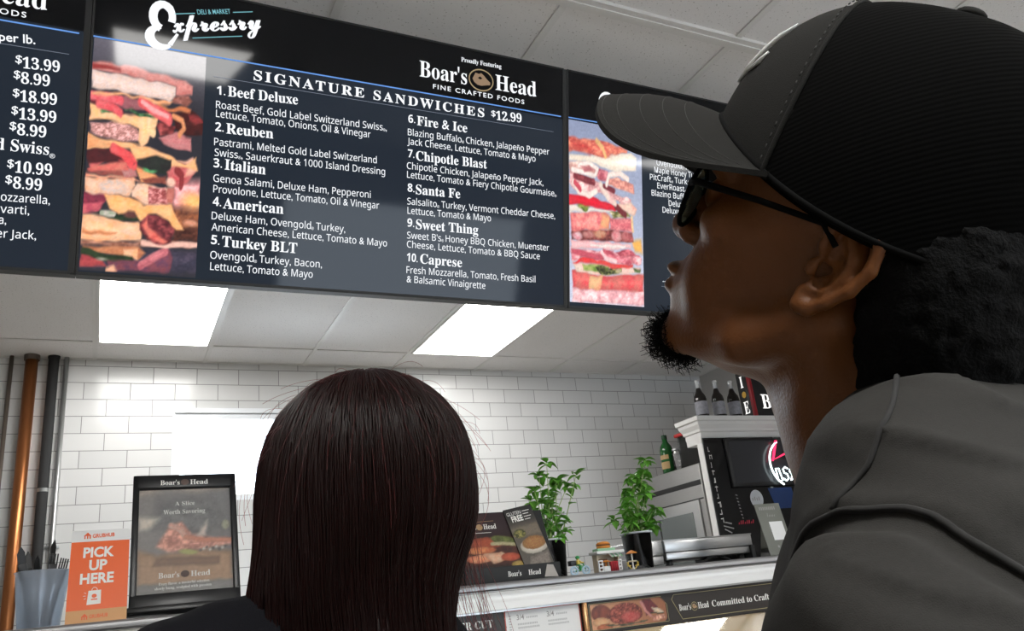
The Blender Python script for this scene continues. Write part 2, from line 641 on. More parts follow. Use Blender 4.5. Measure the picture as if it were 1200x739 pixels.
def tile_mat():
    m = bpy.data.materials.new('white_subway_tile')
    m.use_nodes = True
    nt = m.node_tree
    b = nt.nodes['Principled BSDF']
    tc = nt.nodes.new('ShaderNodeTexCoord')
    sx = nt.nodes.new('ShaderNodeSeparateXYZ')
    cx = nt.nodes.new('ShaderNodeCombineXYZ')
    nt.links.new(tc.outputs['Object'], sx.inputs[0])
    ax = nt.nodes.new('ShaderNodeMath'); ax.operation = 'SUBTRACT'; ax.inputs[1].default_value = 0.2238
    az = nt.nodes.new('ShaderNodeMath'); az.operation = 'SUBTRACT'; az.inputs[1].default_value = 0.8654
    nt.links.new(sx.outputs['X'], ax.inputs[0]); nt.links.new(sx.outputs['Z'], az.inputs[0])
    nt.links.new(ax.outputs[0], cx.inputs['X']); nt.links.new(az.outputs[0], cx.inputs['Y'])
    br = nt.nodes.new('ShaderNodeTexBrick')
    br.offset = 0.5; br.offset_frequency = 2; br.squash = 1.0
    nt.links.new(cx.outputs[0], br.inputs['Vector'])
    for k, v in (('Scale', 1.0), ('Mortar Size', 0.0022), ('Mortar Smooth', 0.15), ('Bias', 0.0), ('Brick Width', 0.2515), ('Row Height', 0.1027)):
        br.inputs[k].default_value = v
    br.inputs['Color1'].default_value = (0.73, 0.73, 0.728, 1)
    br.inputs['Color2'].default_value = (0.67, 0.675, 0.675, 1)
    br.inputs['Mortar'].default_value = (0.26, 0.26, 0.26, 1)
    nt.links.new(br.outputs['Color'], b.inputs['Base Color'])
    rr = nt.nodes.new('ShaderNodeMapRange')
    rr.inputs['To Min'].default_value = 0.16; rr.inputs['To Max'].default_value = 0.8
    nt.links.new(br.outputs['Fac'], rr.inputs['Value'])
    nt.links.new(rr.outputs[0], b.inputs['Roughness'])
    bp = nt.nodes.new('ShaderNodeBump'); bp.invert = True
    bp.inputs['Strength'].default_value = 0.5; bp.inputs['Distance'].default_value = 0.002
    nt.links.new(br.outputs['Fac'], bp.inputs['Height'])
    nt.links.new(bp.outputs[0], b.inputs['Normal'])
    return m

def ceiling_mat():
    m = mat('acoustic_ceiling_tile', (0.80, 0.785, 0.775), rough=0.95, bump=0.25, bscale=260, var=0.04, vscale=3)
    nt = m.node_tree
    b = nt.nodes['Principled BSDF']
    src = b.inputs['Base Color'].links[0].from_socket
    tc = [n for n in nt.nodes if n.type == 'TEX_COORD'][0]
    vo = nt.nodes.new('ShaderNodeTexNoise'); vo.inputs['Scale'].default_value = 130; vo.inputs['Detail'].default_value = 1
    nt.links.new(tc.outputs['Object'], vo.inputs['Vector'])
    cr = nt.nodes.new('ShaderNodeValToRGB')
    cr.color_ramp.elements[0].position = 0.66; cr.color_ramp.elements[0].color = (0, 0, 0, 1)
    cr.color_ramp.elements[1].position = 0.74; cr.color_ramp.elements[1].color = (1, 1, 1, 1)
    nt.links.new(vo.outputs['Fac'], cr.inputs[0])
    mx = nt.nodes.new('ShaderNodeMix'); mx.data_type = 'RGBA'
    nt.links.new(cr.outputs[0], mx.inputs['Factor'])
    nt.links.new(src, mx.inputs['A'])
    mx.inputs['B'].default_value = (0.48, 0.46, 0.44, 1)
    nt.links.new(mx.outputs['Result'], b.inputs['Base Color'])
    return m

M_TILE = tile_mat()
M_CEIL = ceiling_mat()
M_TBAR = mat('white_painted_steel_tee', (0.74, 0.73, 0.71), rough=0.5)
M_PAINT = mat('grey_wall_paint', (0.52, 0.51, 0.50), rough=0.85, bump=0.1)
M_FLOOR = mat('beige_floor_tile', (0.50, 0.47, 0.43), rough=0.45, var=0.2, vscale=3)
M_WHITE = mat('white_frame_paint', (0.86, 0.89, 0.93), rough=0.4)
M_BLACKP = mat('black_plastic', (0.012, 0.012, 0.013), rough=0.35)
M_BLACKM = mat('matt_black_plastic', (0.014, 0.014, 0.014), rough=0.6)

def pane_mat(name, tint=(1, 1, 1), refl=0.06):
    m = bpy.data.materials.new(name)
    m.use_nodes = True
    nt = m.node_tree
    nt.nodes.clear()
    o = nt.nodes.new('ShaderNodeOutputMaterial')
    t = nt.nodes.new('ShaderNodeBsdfTransparent'); t.inputs['Color'].default_value = (*tint, 1)
    g = nt.nodes.new('ShaderNodeBsdfGlossy'); g.inputs['Roughness'].default_value = 0.03
    f = nt.nodes.new('ShaderNodeFresnel'); f.inputs['IOR'].default_value = 1.45
    mx = nt.nodes.new('ShaderNodeMixShader')
    nt.links.new(f.outputs[0], mx.inputs[0]); nt.links.new(t.outputs[0], mx.inputs[1]); nt.links.new(g.outputs[0], mx.inputs[2])
    nt.links.new(mx.outputs[0], o.inputs[0])
    return m

M_PANE = pane_mat('window_glass')
T = 0.16

def wall_with_hole(y0, y1, hx0, hx1, hz0, hz1):
    b = MB()
    b.box(XL, hx0, y0, y1, 0, ZC)
    b.box(hx1, XR, y0, y1, 0, ZC)
    b.box(hx0, hx1, y0, y1, 0, hz0)
    b.box(hx0, hx1, y0, y1, hz1, ZC)
    return b

W1 = (0.353, 1.62, 2.088, 2.632)       # daylight window in the tiled wall
W2 = (1.3, 3.9, 0.7, 2.45)             # shop front window behind the customers
struct('wall_back', wall_with_hole(YB, YB + T, *W1), M_TILE)
struct('wall_front', wall_with_hole(YF - T, YF, *W2), M_PAINT)
struct('wall_left', MB().box(XL - T, XL, YF - T, YB + T, 0, ZC), M_PAINT)
struct('wall_right', MB().box(XR, XR + T, YF - T, YB + T, 0, ZC), M_PAINT)
struct('floor', MB().box(XL - T, XR + T, YF - T, YB + T, -0.12, 0), M_FLOOR)
struct('ceiling', MB().box(XL - T, XR + T, YF - T, YB + T, ZC, ZC + 0.12), M_CEIL)

# suspended-ceiling tees
g = MB()
X0, PX = -0.105, 0.6245
k = -5
while X0 + k * PX < XR - 0.02:
    x = X0 + k * PX
    if x > XL + 0.02:
        g.box(x - 0.012, x + 0.012, YF, YB, ZC - 0.006, ZC + 0.001)
    k += 1
for y in (4.94, 3.715, 2.49, 0.40, -0.82, -2.04, -3.26):
    g.box(XL, XR, y - 0.012, y + 0.012, ZC - 0.0055, ZC + 0.001)
g.box(XL, XR, 1.585, 1.635, ZC - 0.012, ZC + 0.001)      # deeper main runner
g.box(XL, XR, 1.604, 1.616, ZC - 0.016, ZC + 0.001)
g.box(XL, XR, YB - 0.02, YB, ZC - 0.004, ZC + 0.001)
g.box(XR - 0.02, XR, YF, YB, ZC - 0.004, ZC + 0.001)
struct('trim_1', g, M_TBAR)

def window(n, W, y_in, depth, inward, a=0.45, b=0.8, w=0.045):
    """frame bars near the outer face of the reveal, one pane"""
    x0, x1, z0, z1 = W
    fr = MB()
    ya, yb = (y_in + depth * a * inward, y_in + depth * b * inward)
    ya, yb = min(ya, yb), max(ya, yb)
    fr.box(x0, x0 + w, ya, yb, z0, z1); fr.box(x1 - w, x1, ya, yb, z0, z1)
    fr.box(x0 + w, x1 - w, ya, yb, z0, z0 + w); fr.box(x0 + w, x1 - w, ya, yb, z1 - w, z1)
    o = struct('window_%d' % n, fr, M_WHITE)
    ym = (ya + yb) / 2
    MB().box(x0 + w, x1 - w, ym - 0.003, ym + 0.003, z0 + w, z1 - w).build('pane', M_PANE, o)
    return o

w1 = window(1, W1, YB, T, 1, 0.03, 0.30, 0.036)
# tiled lip around the opening, standing a little proud of the wall
lip = MB()
x0, x1, z0, z1 = W1
lip.box(x0 - 0.012, x1 + 0.012, YB - 0.01, YB + 0.07, z1, z1 + 0.030)
lip.box(x0 - 0.012, x0, YB - 0.008, YB + 0.07, z0, z1)
lip.box(x1, x1 + 0.012, YB - 0.008, YB + 0.07, z0, z1)
lip.build('edge_tile', M_WHITE, w1)
w2 = window(2, W2, YF, T, -1)

# ------------------------------------------------------------------ ceiling lights
M_DIFF = glow('ceiling_light_diffuser', (1.0, 0.985, 0.95), PANEL_POWER)
M_DIFF2 = glow('ceiling_light_diffuser_front', (1.0, 0.985, 0.95), FRONT_POWER)
def ceiling_light(x0, x1, y0, y1, label, md):
    t = thing('ceiling_light', label, 'ceiling light', ((x0 + x1) / 2, (y0 + y1) / 2, ZC - 0.012), group='flat ceiling light panels')
    a, b = (x1 - x0) / 2, (y1 - y0) / 2
    f = MB(); w = 0.012
    f.box(-a, a, -b, -b + w, 0, 0.0122); f.box(-a, a, b - w, b, 0, 0.0122)
    f.box(-a, -a + w, -b + w, b - w, 0, 0.0122); f.box(a - w, a, -b + w, b - w, 0, 0.0122)
    f.build('frame', M_TBAR, t)
    MB().box(-a + w, a - w, -b + w, b - w, 0.004, 0.011).build('diffuser', md, t)
    return t
ceiling_light(-0.093, 0.507, 3.73, 4.925, 'glowing white ceiling panel nearest the pipes, above the back window', M_DIFF)
ceiling_light(1.781, 2.381, 3.73, 4.925, 'glowing white ceiling panel on the right, below the corner of the middle menu screen', M_DIFF)
ceiling_light(-0.093, 0.507, -1.30, -0.10, 'ceiling light panel over the customers, mirrored in the left of the middle menu screen', M_DIFF2)
ceiling_light(3.655, 4.255, -2.03, -0.83, 'ceiling light panel over the customers, mirrored in the right menu screen', M_DIFF2)

# ------------------------------------------------------------------ hanging menu screens
TILT = math.radians(14.15)
M_SCR = {}
def screen_mat(name, col, rough=0.055):
    return mat(name, (0.006, 0.006, 0.007), rough=rough, emit=col, estr=1.0, spec=0.20)
M_SCR_HEAD = screen_mat('screen_black_header', (0.0008, 0.001, 0.0012))
M_SCR_BODY = screen_mat('screen_dark_slate', (0.013, 0.019, 0.029))
M_LET = glow('screen_white_lettering', (0.93, 0.96, 1.0), 0.95)
M_TEAL = glow('screen_teal_lettering', (0.22, 0.55, 0.62), 0.8)
M_BLUE = glow('screen_blue_rule', (0.16, 0.36, 0.85), 0.8)
M_GREYL = glow('screen_grey_rule', (0.30, 0.34, 0.42), 0.6)
M_GOLD = glow('screen_gold_emblem', (0.55, 0.42, 0.24), 0.6)
M_TANE = glow('screen_tan_emblem', (0.45, 0.31, 0.20), 0.6)
M_EMBK = glow('screen_black_emblem', (0.01, 0.01, 0.01), 0.6)
M_PIC_SCR = picture_mat('screen_picture', emit=SCREEN_GAIN, rough=0.055, spec=0.32)
BW, BH = 1.232, 0.712

def Fb(u, v, out=0.0):
    return (u, -0.002 - out, v)       # screen plane: local x right, z up, towards the viewer -y

def boars_head(mb, u, v, cap, w, F, m_let, m_ring, m_dark, m_tan, lift=0.0004, slope=0.0):
    """the name with its round emblem between the two words; w is the whole width"""
    put_text(mb, bold("Boar's"), u, v, u + w * .39, v + slope * w * .39, cap, F, m_let, lift=lift)
    put_text(mb, bold("Head"), u + w * .635, v + slope * w * .635, u + w, v + slope * w, cap, F, m_let, lift=lift)
    c = (u + w * .51, v + cap * .44 + slope * w * .51)
    disc(mb, c, w * .107, cap * .70, F, m_ring, lift, 28)
    disc(mb, c, w * .098, cap * .62, F, m_dark, lift + .0003, 28)
    # a tan animal head in profile facing right
    p = [(-.062, .20), (-.05, .40), (-.02, .36), (.0, .44), (.025, .30), (.05, .10), (.078, -.06), (.076, -.22), (.05, -.26), (.03, -.30), (.0, -.36), (-.03, -.34), (-.06, -.20), (-.075, .0)]
    quad(mb, [(c[0] + a * w, c[1] + b * cap) for a, b in p], F, m_tan, lift + .0006)
    quad(mb, [(c[0] + a * w, c[1] + b * cap) for a, b in [(-.03, .1), (-.01, .22), (.01, .1), (-.01, .02)]], F, m_dark, lift + .0009)

def menu_board(x0, label, body=True):
    t = thing('menu_screen', label, 'menu board', (x0, 1.866, 2.0805), (TILT, 0, 0), 'hanging menu screens')
    b = MB()
    e = 0.0045
    # housing: bezel around the panel and a stepped back
    b.box(0, BW + 0.009, 0.0, 0.055, 0, BH)
    b.rbox(0.12, BW - 0.12, 0.055, 0.085, 0.10, BH - 0.10, 0.01)
    b.box(0, BW, -0.004, 0.0, 0, e * 1.6); b.box(0, BW, -0.004, 0.0, BH - e, BH)
    b.box(0, e, -0.004, 0.0, e, BH - e); b.box(BW - e, BW + 0.009, -0.004, 0.0, e, BH - e)
    b.build('housing', M_BLACKM, t)
    # mounting arm up to the ceiling
    a = MB()
    a.box(BW / 2 - 0.20, BW / 2 + 0.20, 0.085, 0.10, 0.25, 0.45)
    inv = Matrix.Rotation(-TILT, 4, 'X')
    top = ZC - 2.0805
    p0 = Vector((BW / 2, 0.10, 0.35))
    pw = Matrix.Rotation(TILT, 4, 'X') @ p0
    p1 = inv @ Vector((BW / 2, pw.y + 0.06, pw.z))
    p2 = inv @ Vector((BW / 2, pw.y + 0.06, top))
    a.tube([p0, p1, p2], 0.02, 10)
    a.build('ceiling_mount', M_BLACKM, t)
    s = MB()
    quad(s, [(e, 0.556), (BW - e, 0.556), (BW - e, BH - e), (e, BH - e)], Fb, 0)
    quad(s, [(e, e * 1.6), (BW - e, e * 1.6), (BW - e, 0.556), (e, 0.556)], Fb, 1)
    s.build('screen', [M_SCR_HEAD, M_SCR_BODY], t)
    return t

def expressry(mb, dx):
    F = Fb
    s = (0.645 - 0.593) / (0.368 - 0.170)
    # big opening capital drawn as two swelling bowls
    def stroke(pts, rs):
        n = len(pts)
        L, R = [], []
        for i, (x, y) in enumerate(pts):
            x0, y0 = pts[max(0, i - 1)]; x1, y1 = pts[min(n - 1, i + 1)]
            l = math.hypot(x1 - x0, y1 - y0)
            nx, ny = -(y1 - y0) / l * rs[i], (x1 - x0) / l * rs[i]
            L.append((x + nx + dx, y + ny)); R.append((x - nx + dx, y - ny))
        for i in range(n - 1):
            quad(mb, [L[i], R[i], R[i + 1], L[i + 1]], F, 0, 0.0006)
    def arc(c, rx, ry, a0, a1, n=16):
        return [(c[0] + rx * math.cos(math.radians(a0 + (a1 - a0) * i / n)), c[1] + ry * math.sin(math.radians(a0 + (a1 - a0) * i / n))) for i in range(n + 1)]
    up = arc((0.146, 0.628), 0.021, 0.030, -20, 262)
    stroke(up, [0.0095 if i > 3 else 0.008 for i in range(17)])
    lo = arc((0.146, 0.577), 0.026, 0.024, 95, 318)
    stroke(lo, [0.004 + 0.007 * math.sin(PI * i / 16) for i in range(17)])
    stroke([(0.1645, 0.562), (0.172, 0.576), (0.180, 0.592)], [0.0055, 0.004, 0.003])
    for q in (-1.1, 0, 1.1):
        put_text(mb, script_('xpressry'), 0.171 + dx + q * 0.0013, 0.593 + abs(q) * 0.0006, 0.372 + dx + q * 0.0013, 0.593 + s * 0.201 + abs(q) * 0.0006, 0.052, F, 0, 0.93, 0.0, 0.0006 + q * 0.00003)
    put_text(mb, 'DELI & MARKET', 0.222 + dx, 0.6505, 0.297 + dx, 0.6695, 0.012, F, 1, 1.0, 0.01, 0.0006)
    bar(mb, (0.171 + dx, 0.640), (0.216 + dx, 0.652), 0.0022, F, 1, 0.0006)
    bar(mb, (0.302 + dx, 0.674), (0.348 + dx, 0.686), 0.0022, F, 1, 0.0006)
    bar(mb, (0.213 + dx, 0.589), (0.326 + dx, 0.618), 0.0022, F, 1, 0.0006)

def reg(mb, s, F): pass

TXT = [
    ('t','b','SIGNATURE SANDWICHES',0.357,0.512,0.977,0.520),
    ('t','b','$12.99',0.998,0.519,1.094,0.524),
    ('h','n','1.',0.274,0.460,0.293,0.461),
    ('h','b','Beef Deluxe',0.299,0.460,0.466,0.468),
    ('x','n','Roast Beef, Gold Label Switzerland Swiss®,',0.273,0.426,0.697,0.436),
    ('x','n','Lettuce, Tomato, Onions, Oil & Vinegar',0.274,0.404,0.654,0.411),
    ('h','n','2.',0.274,0.369,0.293,0.370),
    ('h','b','Reuben',0.299,0.367,0.409,0.371),
    ('x','n','Pastrami, Melted Gold Label Switzerland',0.273,0.334,0.672,0.345),
    ('x','n','Swiss®, Sauerkraut & 1000 Island Dressing',0.275,0.308,0.695,0.317),
    ('h','n','3.',0.274,0.280,0.293,0.281),
    ('h','b','Italian',0.299,0.278,0.394,0.278),
    ('x','n','Genoa Salami, Deluxe Ham, Pepperoni',0.275,0.245,0.658,0.251),
    ('x','n','Provolone, Lettuce, Tomato, Oil & Vinegar',0.276,0.219,0.681,0.225),
    ('h','n','4.',0.276,0.187,0.295,0.187),
    ('h','b','American',0.299,0.183,0.440,0.185),
    ('x','n','Deluxe Ham, Ovengold® Turkey,',0.275,0.154,0.594,0.154),
    ('x','n','American Cheese, Lettuce, Tomato & Mayo',0.276,0.127,0.704,0.128),
    ('h','n','5.',0.276,0.095,0.295,0.094),
    ('h','b','Turkey BLT',0.301,0.091,0.476,0.090),
    ('x','n','Ovengold® Turkey, Bacon,',0.276,0.060,0.538,0.059),
    ('x','n','Lettuce, Tomato & Mayo',0.277,0.033,0.516,0.032),
    ('h','n','6.',0.756,0.469,0.775,0.470),
    ('h','b','Fire & Ice',0.780,0.466,0.926,0.468),
    ('x','n','Blazing Buffalo® Chicken, Jalapeño Pepper',0.755,0.434,1.183,0.442),
    ('x','n','Jack Cheese, Lettuce, Tomato & Mayo',0.754,0.409,1.138,0.415),
    ('h','n','7.',0.756,0.374,0.774,0.374),
    ('h','b','Chipotle Blast',0.779,0.369,0.986,0.374),
    ('x','n','Chipotle Chicken, Jalapeño Pepper Jack,',0.754,0.342,1.163,0.348),
    ('x','n','Lettuce, Tomato & Fiery Chipotle Gourmaise®',0.755,0.318,1.206,0.321),
    ('h','n','8.',0.757,0.281,0.776,0.281),
    ('h','b','Santa Fe',0.780,0.277,0.907,0.280),
    ('x','n','Salsalito® Turkey, Vermont Cheddar Cheese,',0.757,0.246,1.201,0.255),
    ('x','n','Lettuce, Tomato & Mayo',0.758,0.221,0.999,0.226),
    ('h','n','9.',0.758,0.187,0.777,0.187),
    ('h','b','Sweet Thing',0.782,0.183,0.961,0.186),
    ('x','n',"Sweet B's® Honey BBQ Chicken, Muenster",0.758,0.155,1.181,0.160),
    ('x','n','Cheese, Lettuce, Tomato & BBQ Sauce',0.758,0.131,1.151,0.133),
    ('h','n','10.',0.758,0.095,0.788,0.094),
    ('h','b','Caprese',0.795,0.092,0.914,0.091),
    ('x','n','Fresh Mozzarella, Tomato, Fresh Basil',0.758,0.063,1.137,0.066),
    ('x','n','& Balsamic Vinaigrette',0.759,0.039,0.983,0.037),
]
CAPH = {'t': 0.0258, 'h': 0.0262, 'x': 0.0178}

middle = menu_board(-0.0873, 'large black middle menu screen listing ten signature sandwiches beside a stacked toasted sandwich')
tt = MB(); th = None; tx = None
for k_, f_, s_, u0, v0, u1, v1 in TXT:
    if k_ == 'x':
        put_text(tx, sans(s_), u0, v0, u1, v1, CAPH['x'], Fb, 0, 1.0, 0.0, 0.0005)
    elif k_ == 'h':
        if f_ == 'n':
            if th: th.build('sandwich_name', M_LET, middle); tx.build('ingredients', M_LET, middle)
            th, tx = MB(), MB()
            put_text(th, sansbold(s_), u0, v0, u1, v1, 0.0215, Fb, 0, 1.0, 0.0, 0.0005)
        else: put_text(th, bold(s_), u0, v0, u1, v1, CAPH['h'], Fb, 0, 1.0, 0.004, 0.0005)
    elif s_.startswith('$'):
        tt.build('title', M_LET, middle); tt = MB()
        put_text(tt, bold('$'), u0, v0 + 0.009, u0 + 0.0135, v0 + 0.009, 0.017, Fb, 0, 1.0, 0.004, 0.0005)
        put_text(tt, bold(s_[1:]), u0 + 0.016, v0, u1, v1, 0.0258, Fb, 0, 1.0, 0.004, 0.0005)
    else: put_text(tt, bold(s_), u0, v0, u1, v1, CAPH['t'], Fb, 0, 1.26, 0.006, 0.0005)
th.build('sandwich_name', M_LET, middle); tx.build('ingredients', M_LET, middle)
tt.build('price', M_LET, middle)
lg = MB()
boars_head(lg, 0.785, 0.603, 0.046, 0.356, Fb, 0, 1, 2, 3, 0.0005, 0.016)
put_text(lg, 'FINE CRAFTED FOODS', 0.824, 0.576, 1.102, 0.580, 0.0130, Fb, 0, 1.25, 0.01, 0.0005)
put_text(lg, bold('Proudly Featuring'), 0.906, 0.669, 1.029, 0.672, 0.0130, Fb, 0, 1.0, 0.0, 0.0005)
lg.build('brand_logo', [M_LET, M_GOLD, M_EMBK, M_TANE], middle)
ex = MB(); expressry(ex, 0.0); ex.build('shop_logo', [M_LET, M_TEAL], middle)
ru = MB()
bar(ru, (0.004, 0.5495), (1.222, 0.5635), 0.0036, Fb, 0, 0.0005)
bar(ru, (0.264, 0.503), (1.197, 0.513), 0.0012, Fb, 1, 0.0005)
ru.build('rule', [M_BLUE, M_GREYL], middle)

# --- picture of the toasted sandwich
cv = Canvas(104, 226, (30, 30, 32), 0.2395 / 0.5355)
cv.fill(lambda u, v: np.stack([26 + 40 * np.clip((v - .75) * 4, 0, 1), 28 + 40 * np.clip((v - .75) * 4, 0, 1), 32 + 42 * np.clip((v - .75) * 4, 0, 1)], -1))
#<main>
cv.poly([(0.755, 0.413), (1.006, 0.428), (1.018, 0.303), (0.768, 0.291)], (232, 150, 142), (246, 180, 168), soft=.05)
cv.ell(0.951, 0.335, 0.103, 0.039, (250, 206, 120), (236, 160, 70), soft=.04)
cv.poly([(0.751, 0.305), (1.019, 0.296), (1.013, 0.202), (0.748, 0.183)], (80, 44, 30), (130, 76, 44), soft=.04)
cv.ell(0.930, 0.237, 0.063, 0.017, (222, 160, 120), (180, 110, 70))
cv.poly([(0.807, 0.216), (1.020, 0.210), (1.024, 0.164), (0.753, 0.145)], (44, 22, 18), (80, 44, 30), soft=.03)
cv.poly([(-0.001, 0.098), (1.037, 0.118), (1.047, 0.019), (0.004, 0.008)], (34, 36, 48), (54, 50, 62), soft=.02)
cv.poly([(0.009, 0.077), (0.166, 0.076), (0.489, 0.066), (0.545, 0.098), (0.483, 0.118), (0.019, 0.106)], (196, 128, 78), (160, 92, 56))
cv.poly([(0.351, 0.102), (0.469, 0.107), (0.482, 0.062), (0.371, 0.058)], (248, 196, 140), (232, 160, 96))
cv.poly([(0.007, 0.088), (0.153, 0.061), (0.230, 0.020), (0.010, 0.012)], (176, 66, 62), (120, 40, 44))
cv.line([(0.022, 0.081), (0.226, 0.056), (0.430, 0.058)], .016, (30, 50, 26), (20, 30, 18))
cv.poly([(0.227, 0.049), (0.519, 0.060), (0.755, 0.122), (0.791, 0.078), (0.767, 0.017), (0.261, 0.006)], (120, 60, 66), (66, 40, 54), tex=.3)
cv.line([(0.507, 0.037), (0.594, 0.067), (0.726, 0.106)], .02, (212, 120, 120), (150, 70, 76))
cv.poly([(0.216, 0.019), (0.287, 0.029), (0.319, 0.010), (0.217, 0.006)], (240, 180, 130))
cv.ell(0.183, 0.052, 0.036, 0.007, (170, 180, 150), (90, 110, 80))
cv.poly([(0.003, 0.120), (0.510, 0.138), (1.009, 0.156), (1.011, 0.137), (0.816, 0.132), (0.482, 0.122), (0.006, 0.102)], (150, 92, 64), (206, 150, 116), soft=.02)
cv.line([(0.511, 0.133), (0.754, 0.134), (1.005, 0.146)], .012, (236, 190, 160))
cv.poly([(-0.004, 0.229), (0.145, 0.240), (0.322, 0.223), (0.478, 0.227), (0.511, 0.195), (0.495, 0.141), (0.217, 0.126), (0.003, 0.120)], (244, 196, 140), (226, 156, 96), tex=.15)
cv.poly([(0.011, 0.171), (0.197, 0.173), (0.299, 0.170), (0.285, 0.162), (0.013, 0.153)], (206, 128, 74))
cv.ell(0.400, 0.189, 0.082, 0.026, (250, 214, 168), (240, 186, 130))
cv.poly([(0.478, 0.227), (0.541, 0.260), (0.679, 0.255), (0.792, 0.208), (0.768, 0.145), (0.662, 0.137), (0.555, 0.144), (0.490, 0.186)], (70, 26, 30), (120, 50, 50), tex=.3)
cv.poly([(0.494, 0.216), (0.544, 0.241), (0.563, 0.204), (0.658, 0.171), (0.736, 0.152), (0.692, 0.138), (0.584, 0.153)], (232, 116, 92), (190, 70, 60))
cv.poly([(-0.008, 0.313), (0.178, 0.327), (0.195, 0.306), (0.115, 0.250), (0.002, 0.237)], (206, 96, 96), (156, 56, 70))
cv.line([(0.007, 0.307), (0.164, 0.319)], .028, (140, 44, 60), (90, 30, 44))
cv.poly([(0.101, 0.245), (0.349, 0.247), (0.481, 0.261), (0.477, 0.230), (0.337, 0.220), (0.189, 0.235)], (30, 52, 30), (18, 28, 20))
cv.line([(0.151, 0.248), (0.261, 0.246)], .012, (200, 206, 180), (120, 150, 110))
cv.ell(0.400, 0.253, 0.059, 0.017, (104, 62, 52), (70, 40, 36))
cv.poly([(0.170, 0.327), (0.368, 0.334), (0.522, 0.301), (0.749, 0.316), (0.802, 0.262), (0.871, 0.203), (0.808, 0.201), (0.743, 0.236), (0.617, 0.260), (0.542, 0.256), (0.492, 0.227), (0.436, 0.266), (0.375, 0.270), (0.304, 0.248), (0.221, 0.270)], (252, 192, 118), (238, 164, 84), tex=.07)
cv.poly([(0.004, 0.392), (0.404, 0.408), (0.423, 0.371), (0.383, 0.335), (0.164, 0.323), (0.012, 0.329)], (240, 204, 160), (214, 150, 100), tex=.14)
cv.ell(0.239, 0.361, 0.125, 0.030, (226, 214, 190), (206, 170, 130), tex=.2, ts=40)
cv.poly([(0.388, 0.350), (0.436, 0.387), (0.542, 0.389), (0.758, 0.382), (0.764, 0.321), (0.643, 0.303), (0.522, 0.301), (0.398, 0.328)], (246, 212, 170), (226, 166, 116))
cv.poly([(0.535, 0.381), (0.696, 0.383), (0.711, 0.311), (0.552, 0.301)], (150, 66, 62), (206, 140, 130), tex=.3, ts=34)
cv.poly([(0.696, 0.383), (0.766, 0.383), (0.765, 0.317), (0.711, 0.311)], (196, 116, 96), (160, 84, 70))
cv.poly([(0.008, 0.414), (0.413, 0.458), (0.440, 0.418), (0.389, 0.407), (0.094, 0.412)], (150, 80, 66), (110, 48, 42), tex=.25)
cv.poly([(0.295, 0.443), (0.398, 0.457), (0.435, 0.421), (0.329, 0.411)], (190, 140, 126), (150, 90, 84), tex=.3, ts=40)
cv.poly([(0.002, 0.406), (0.403, 0.412), (0.465, 0.396), (0.330, 0.403), (0.004, 0.392)], (246, 180, 130), (226, 130, 96))
cv.poly([(0.413, 0.462), (0.598, 0.435), (0.693, 0.409), (0.481, 0.393)], (240, 172, 104), (214, 130, 74))
cv.poly([(0.479, 0.412), (0.690, 0.432), (0.725, 0.400), (0.511, 0.395)], (130, 66, 50), (90, 40, 34))
cv.poly([(0.007, 0.474), (0.171, 0.499), (0.187, 0.485), (0.036, 0.416)], (206, 96, 88), (160, 60, 60))
cv.poly([(0.027, 0.490), (0.273, 0.506), (0.397, 0.468), (0.190, 0.463), (0.074, 0.463)], (60, 24, 28), (36, 16, 18), tex=.3)
cv.line([(0.288, 0.507), (0.364, 0.489), (0.403, 0.476)], .03, (232, 90, 84), (206, 60, 60))
cv.poly([(0.424, 0.497), (0.589, 0.511), (0.712, 0.519), (0.776, 0.500), (0.719, 0.450), (0.612, 0.443), (0.503, 0.460)], (30, 40, 32), (20, 22, 20), tex=.3)
cv.ell(0.556, 0.467, 0.053, 0.011, (80, 190, 100), (30, 90, 44), wob=.04)
cv.poly([(0.689, 0.448), (0.731, 0.489), (0.918, 0.501), (0.953, 0.472), (0.880, 0.413), (0.804, 0.389), (0.724, 0.404)], (206, 108, 100), (150, 56, 56), tex=.25)
cv.line([(0.780, 0.469), (0.829, 0.448), (0.826, 0.398)], .02, (120, 40, 40))
cv.ell(0.731, 0.412, 0.039, 0.019, (240, 196, 160))
cv.poly([(0.776, 0.507), (0.931, 0.533), (0.961, 0.472), (0.845, 0.442), (0.918, 0.501)], (240, 186, 150), (226, 160, 120))
cv.poly([(-0.001, 0.581), (0.103, 0.560), (0.323, 0.561), (0.535, 0.554), (0.623, 0.538), (0.711, 0.530), (0.861, 0.496), (0.945, 0.538), (0.967, 0.474), (0.657, 0.490), (0.541, 0.504), (0.430, 0.483), (0.369, 0.529), (0.216, 0.533), (0.081, 0.517), (0.007, 0.515)], (250, 192, 124), (240, 172, 98), tex=.07)
cv.poly([(-0.001, 0.581), (0.215, 0.540), (0.216, 0.526), (0.013, 0.519)], (236, 176, 110), (214, 140, 80))
cv.poly([(0.001, 0.511), (0.203, 0.525), (0.358, 0.500), (0.403, 0.474), (0.222, 0.484), (0.089, 0.454), (0.016, 0.450)], (70, 26, 28), (40, 18, 20), tex=.3)
cv.line([(0.216, 0.529), (0.301, 0.514), (0.375, 0.472)], .024, (232, 88, 84), (206, 60, 60))
cv.poly([(0.018, 0.429), (0.129, 0.457), (0.333, 0.477), (0.366, 0.437), (0.027, 0.416)], (222, 120, 96), (190, 84, 72))
cv.poly([(0.429, 0.494), (0.596, 0.522), (0.741, 0.517), (0.718, 0.465), (0.547, 0.448), (0.460, 0.471)], (32, 40, 34), (22, 22, 22), tex=.3)
cv.poly([(0.006, 0.631), (0.202, 0.645), (0.413, 0.632), (0.448, 0.570), (0.337, 0.562), (0.129, 0.569), (0.018, 0.590)], (166, 112, 98), (206, 160, 146), tex=.3, ts=44)
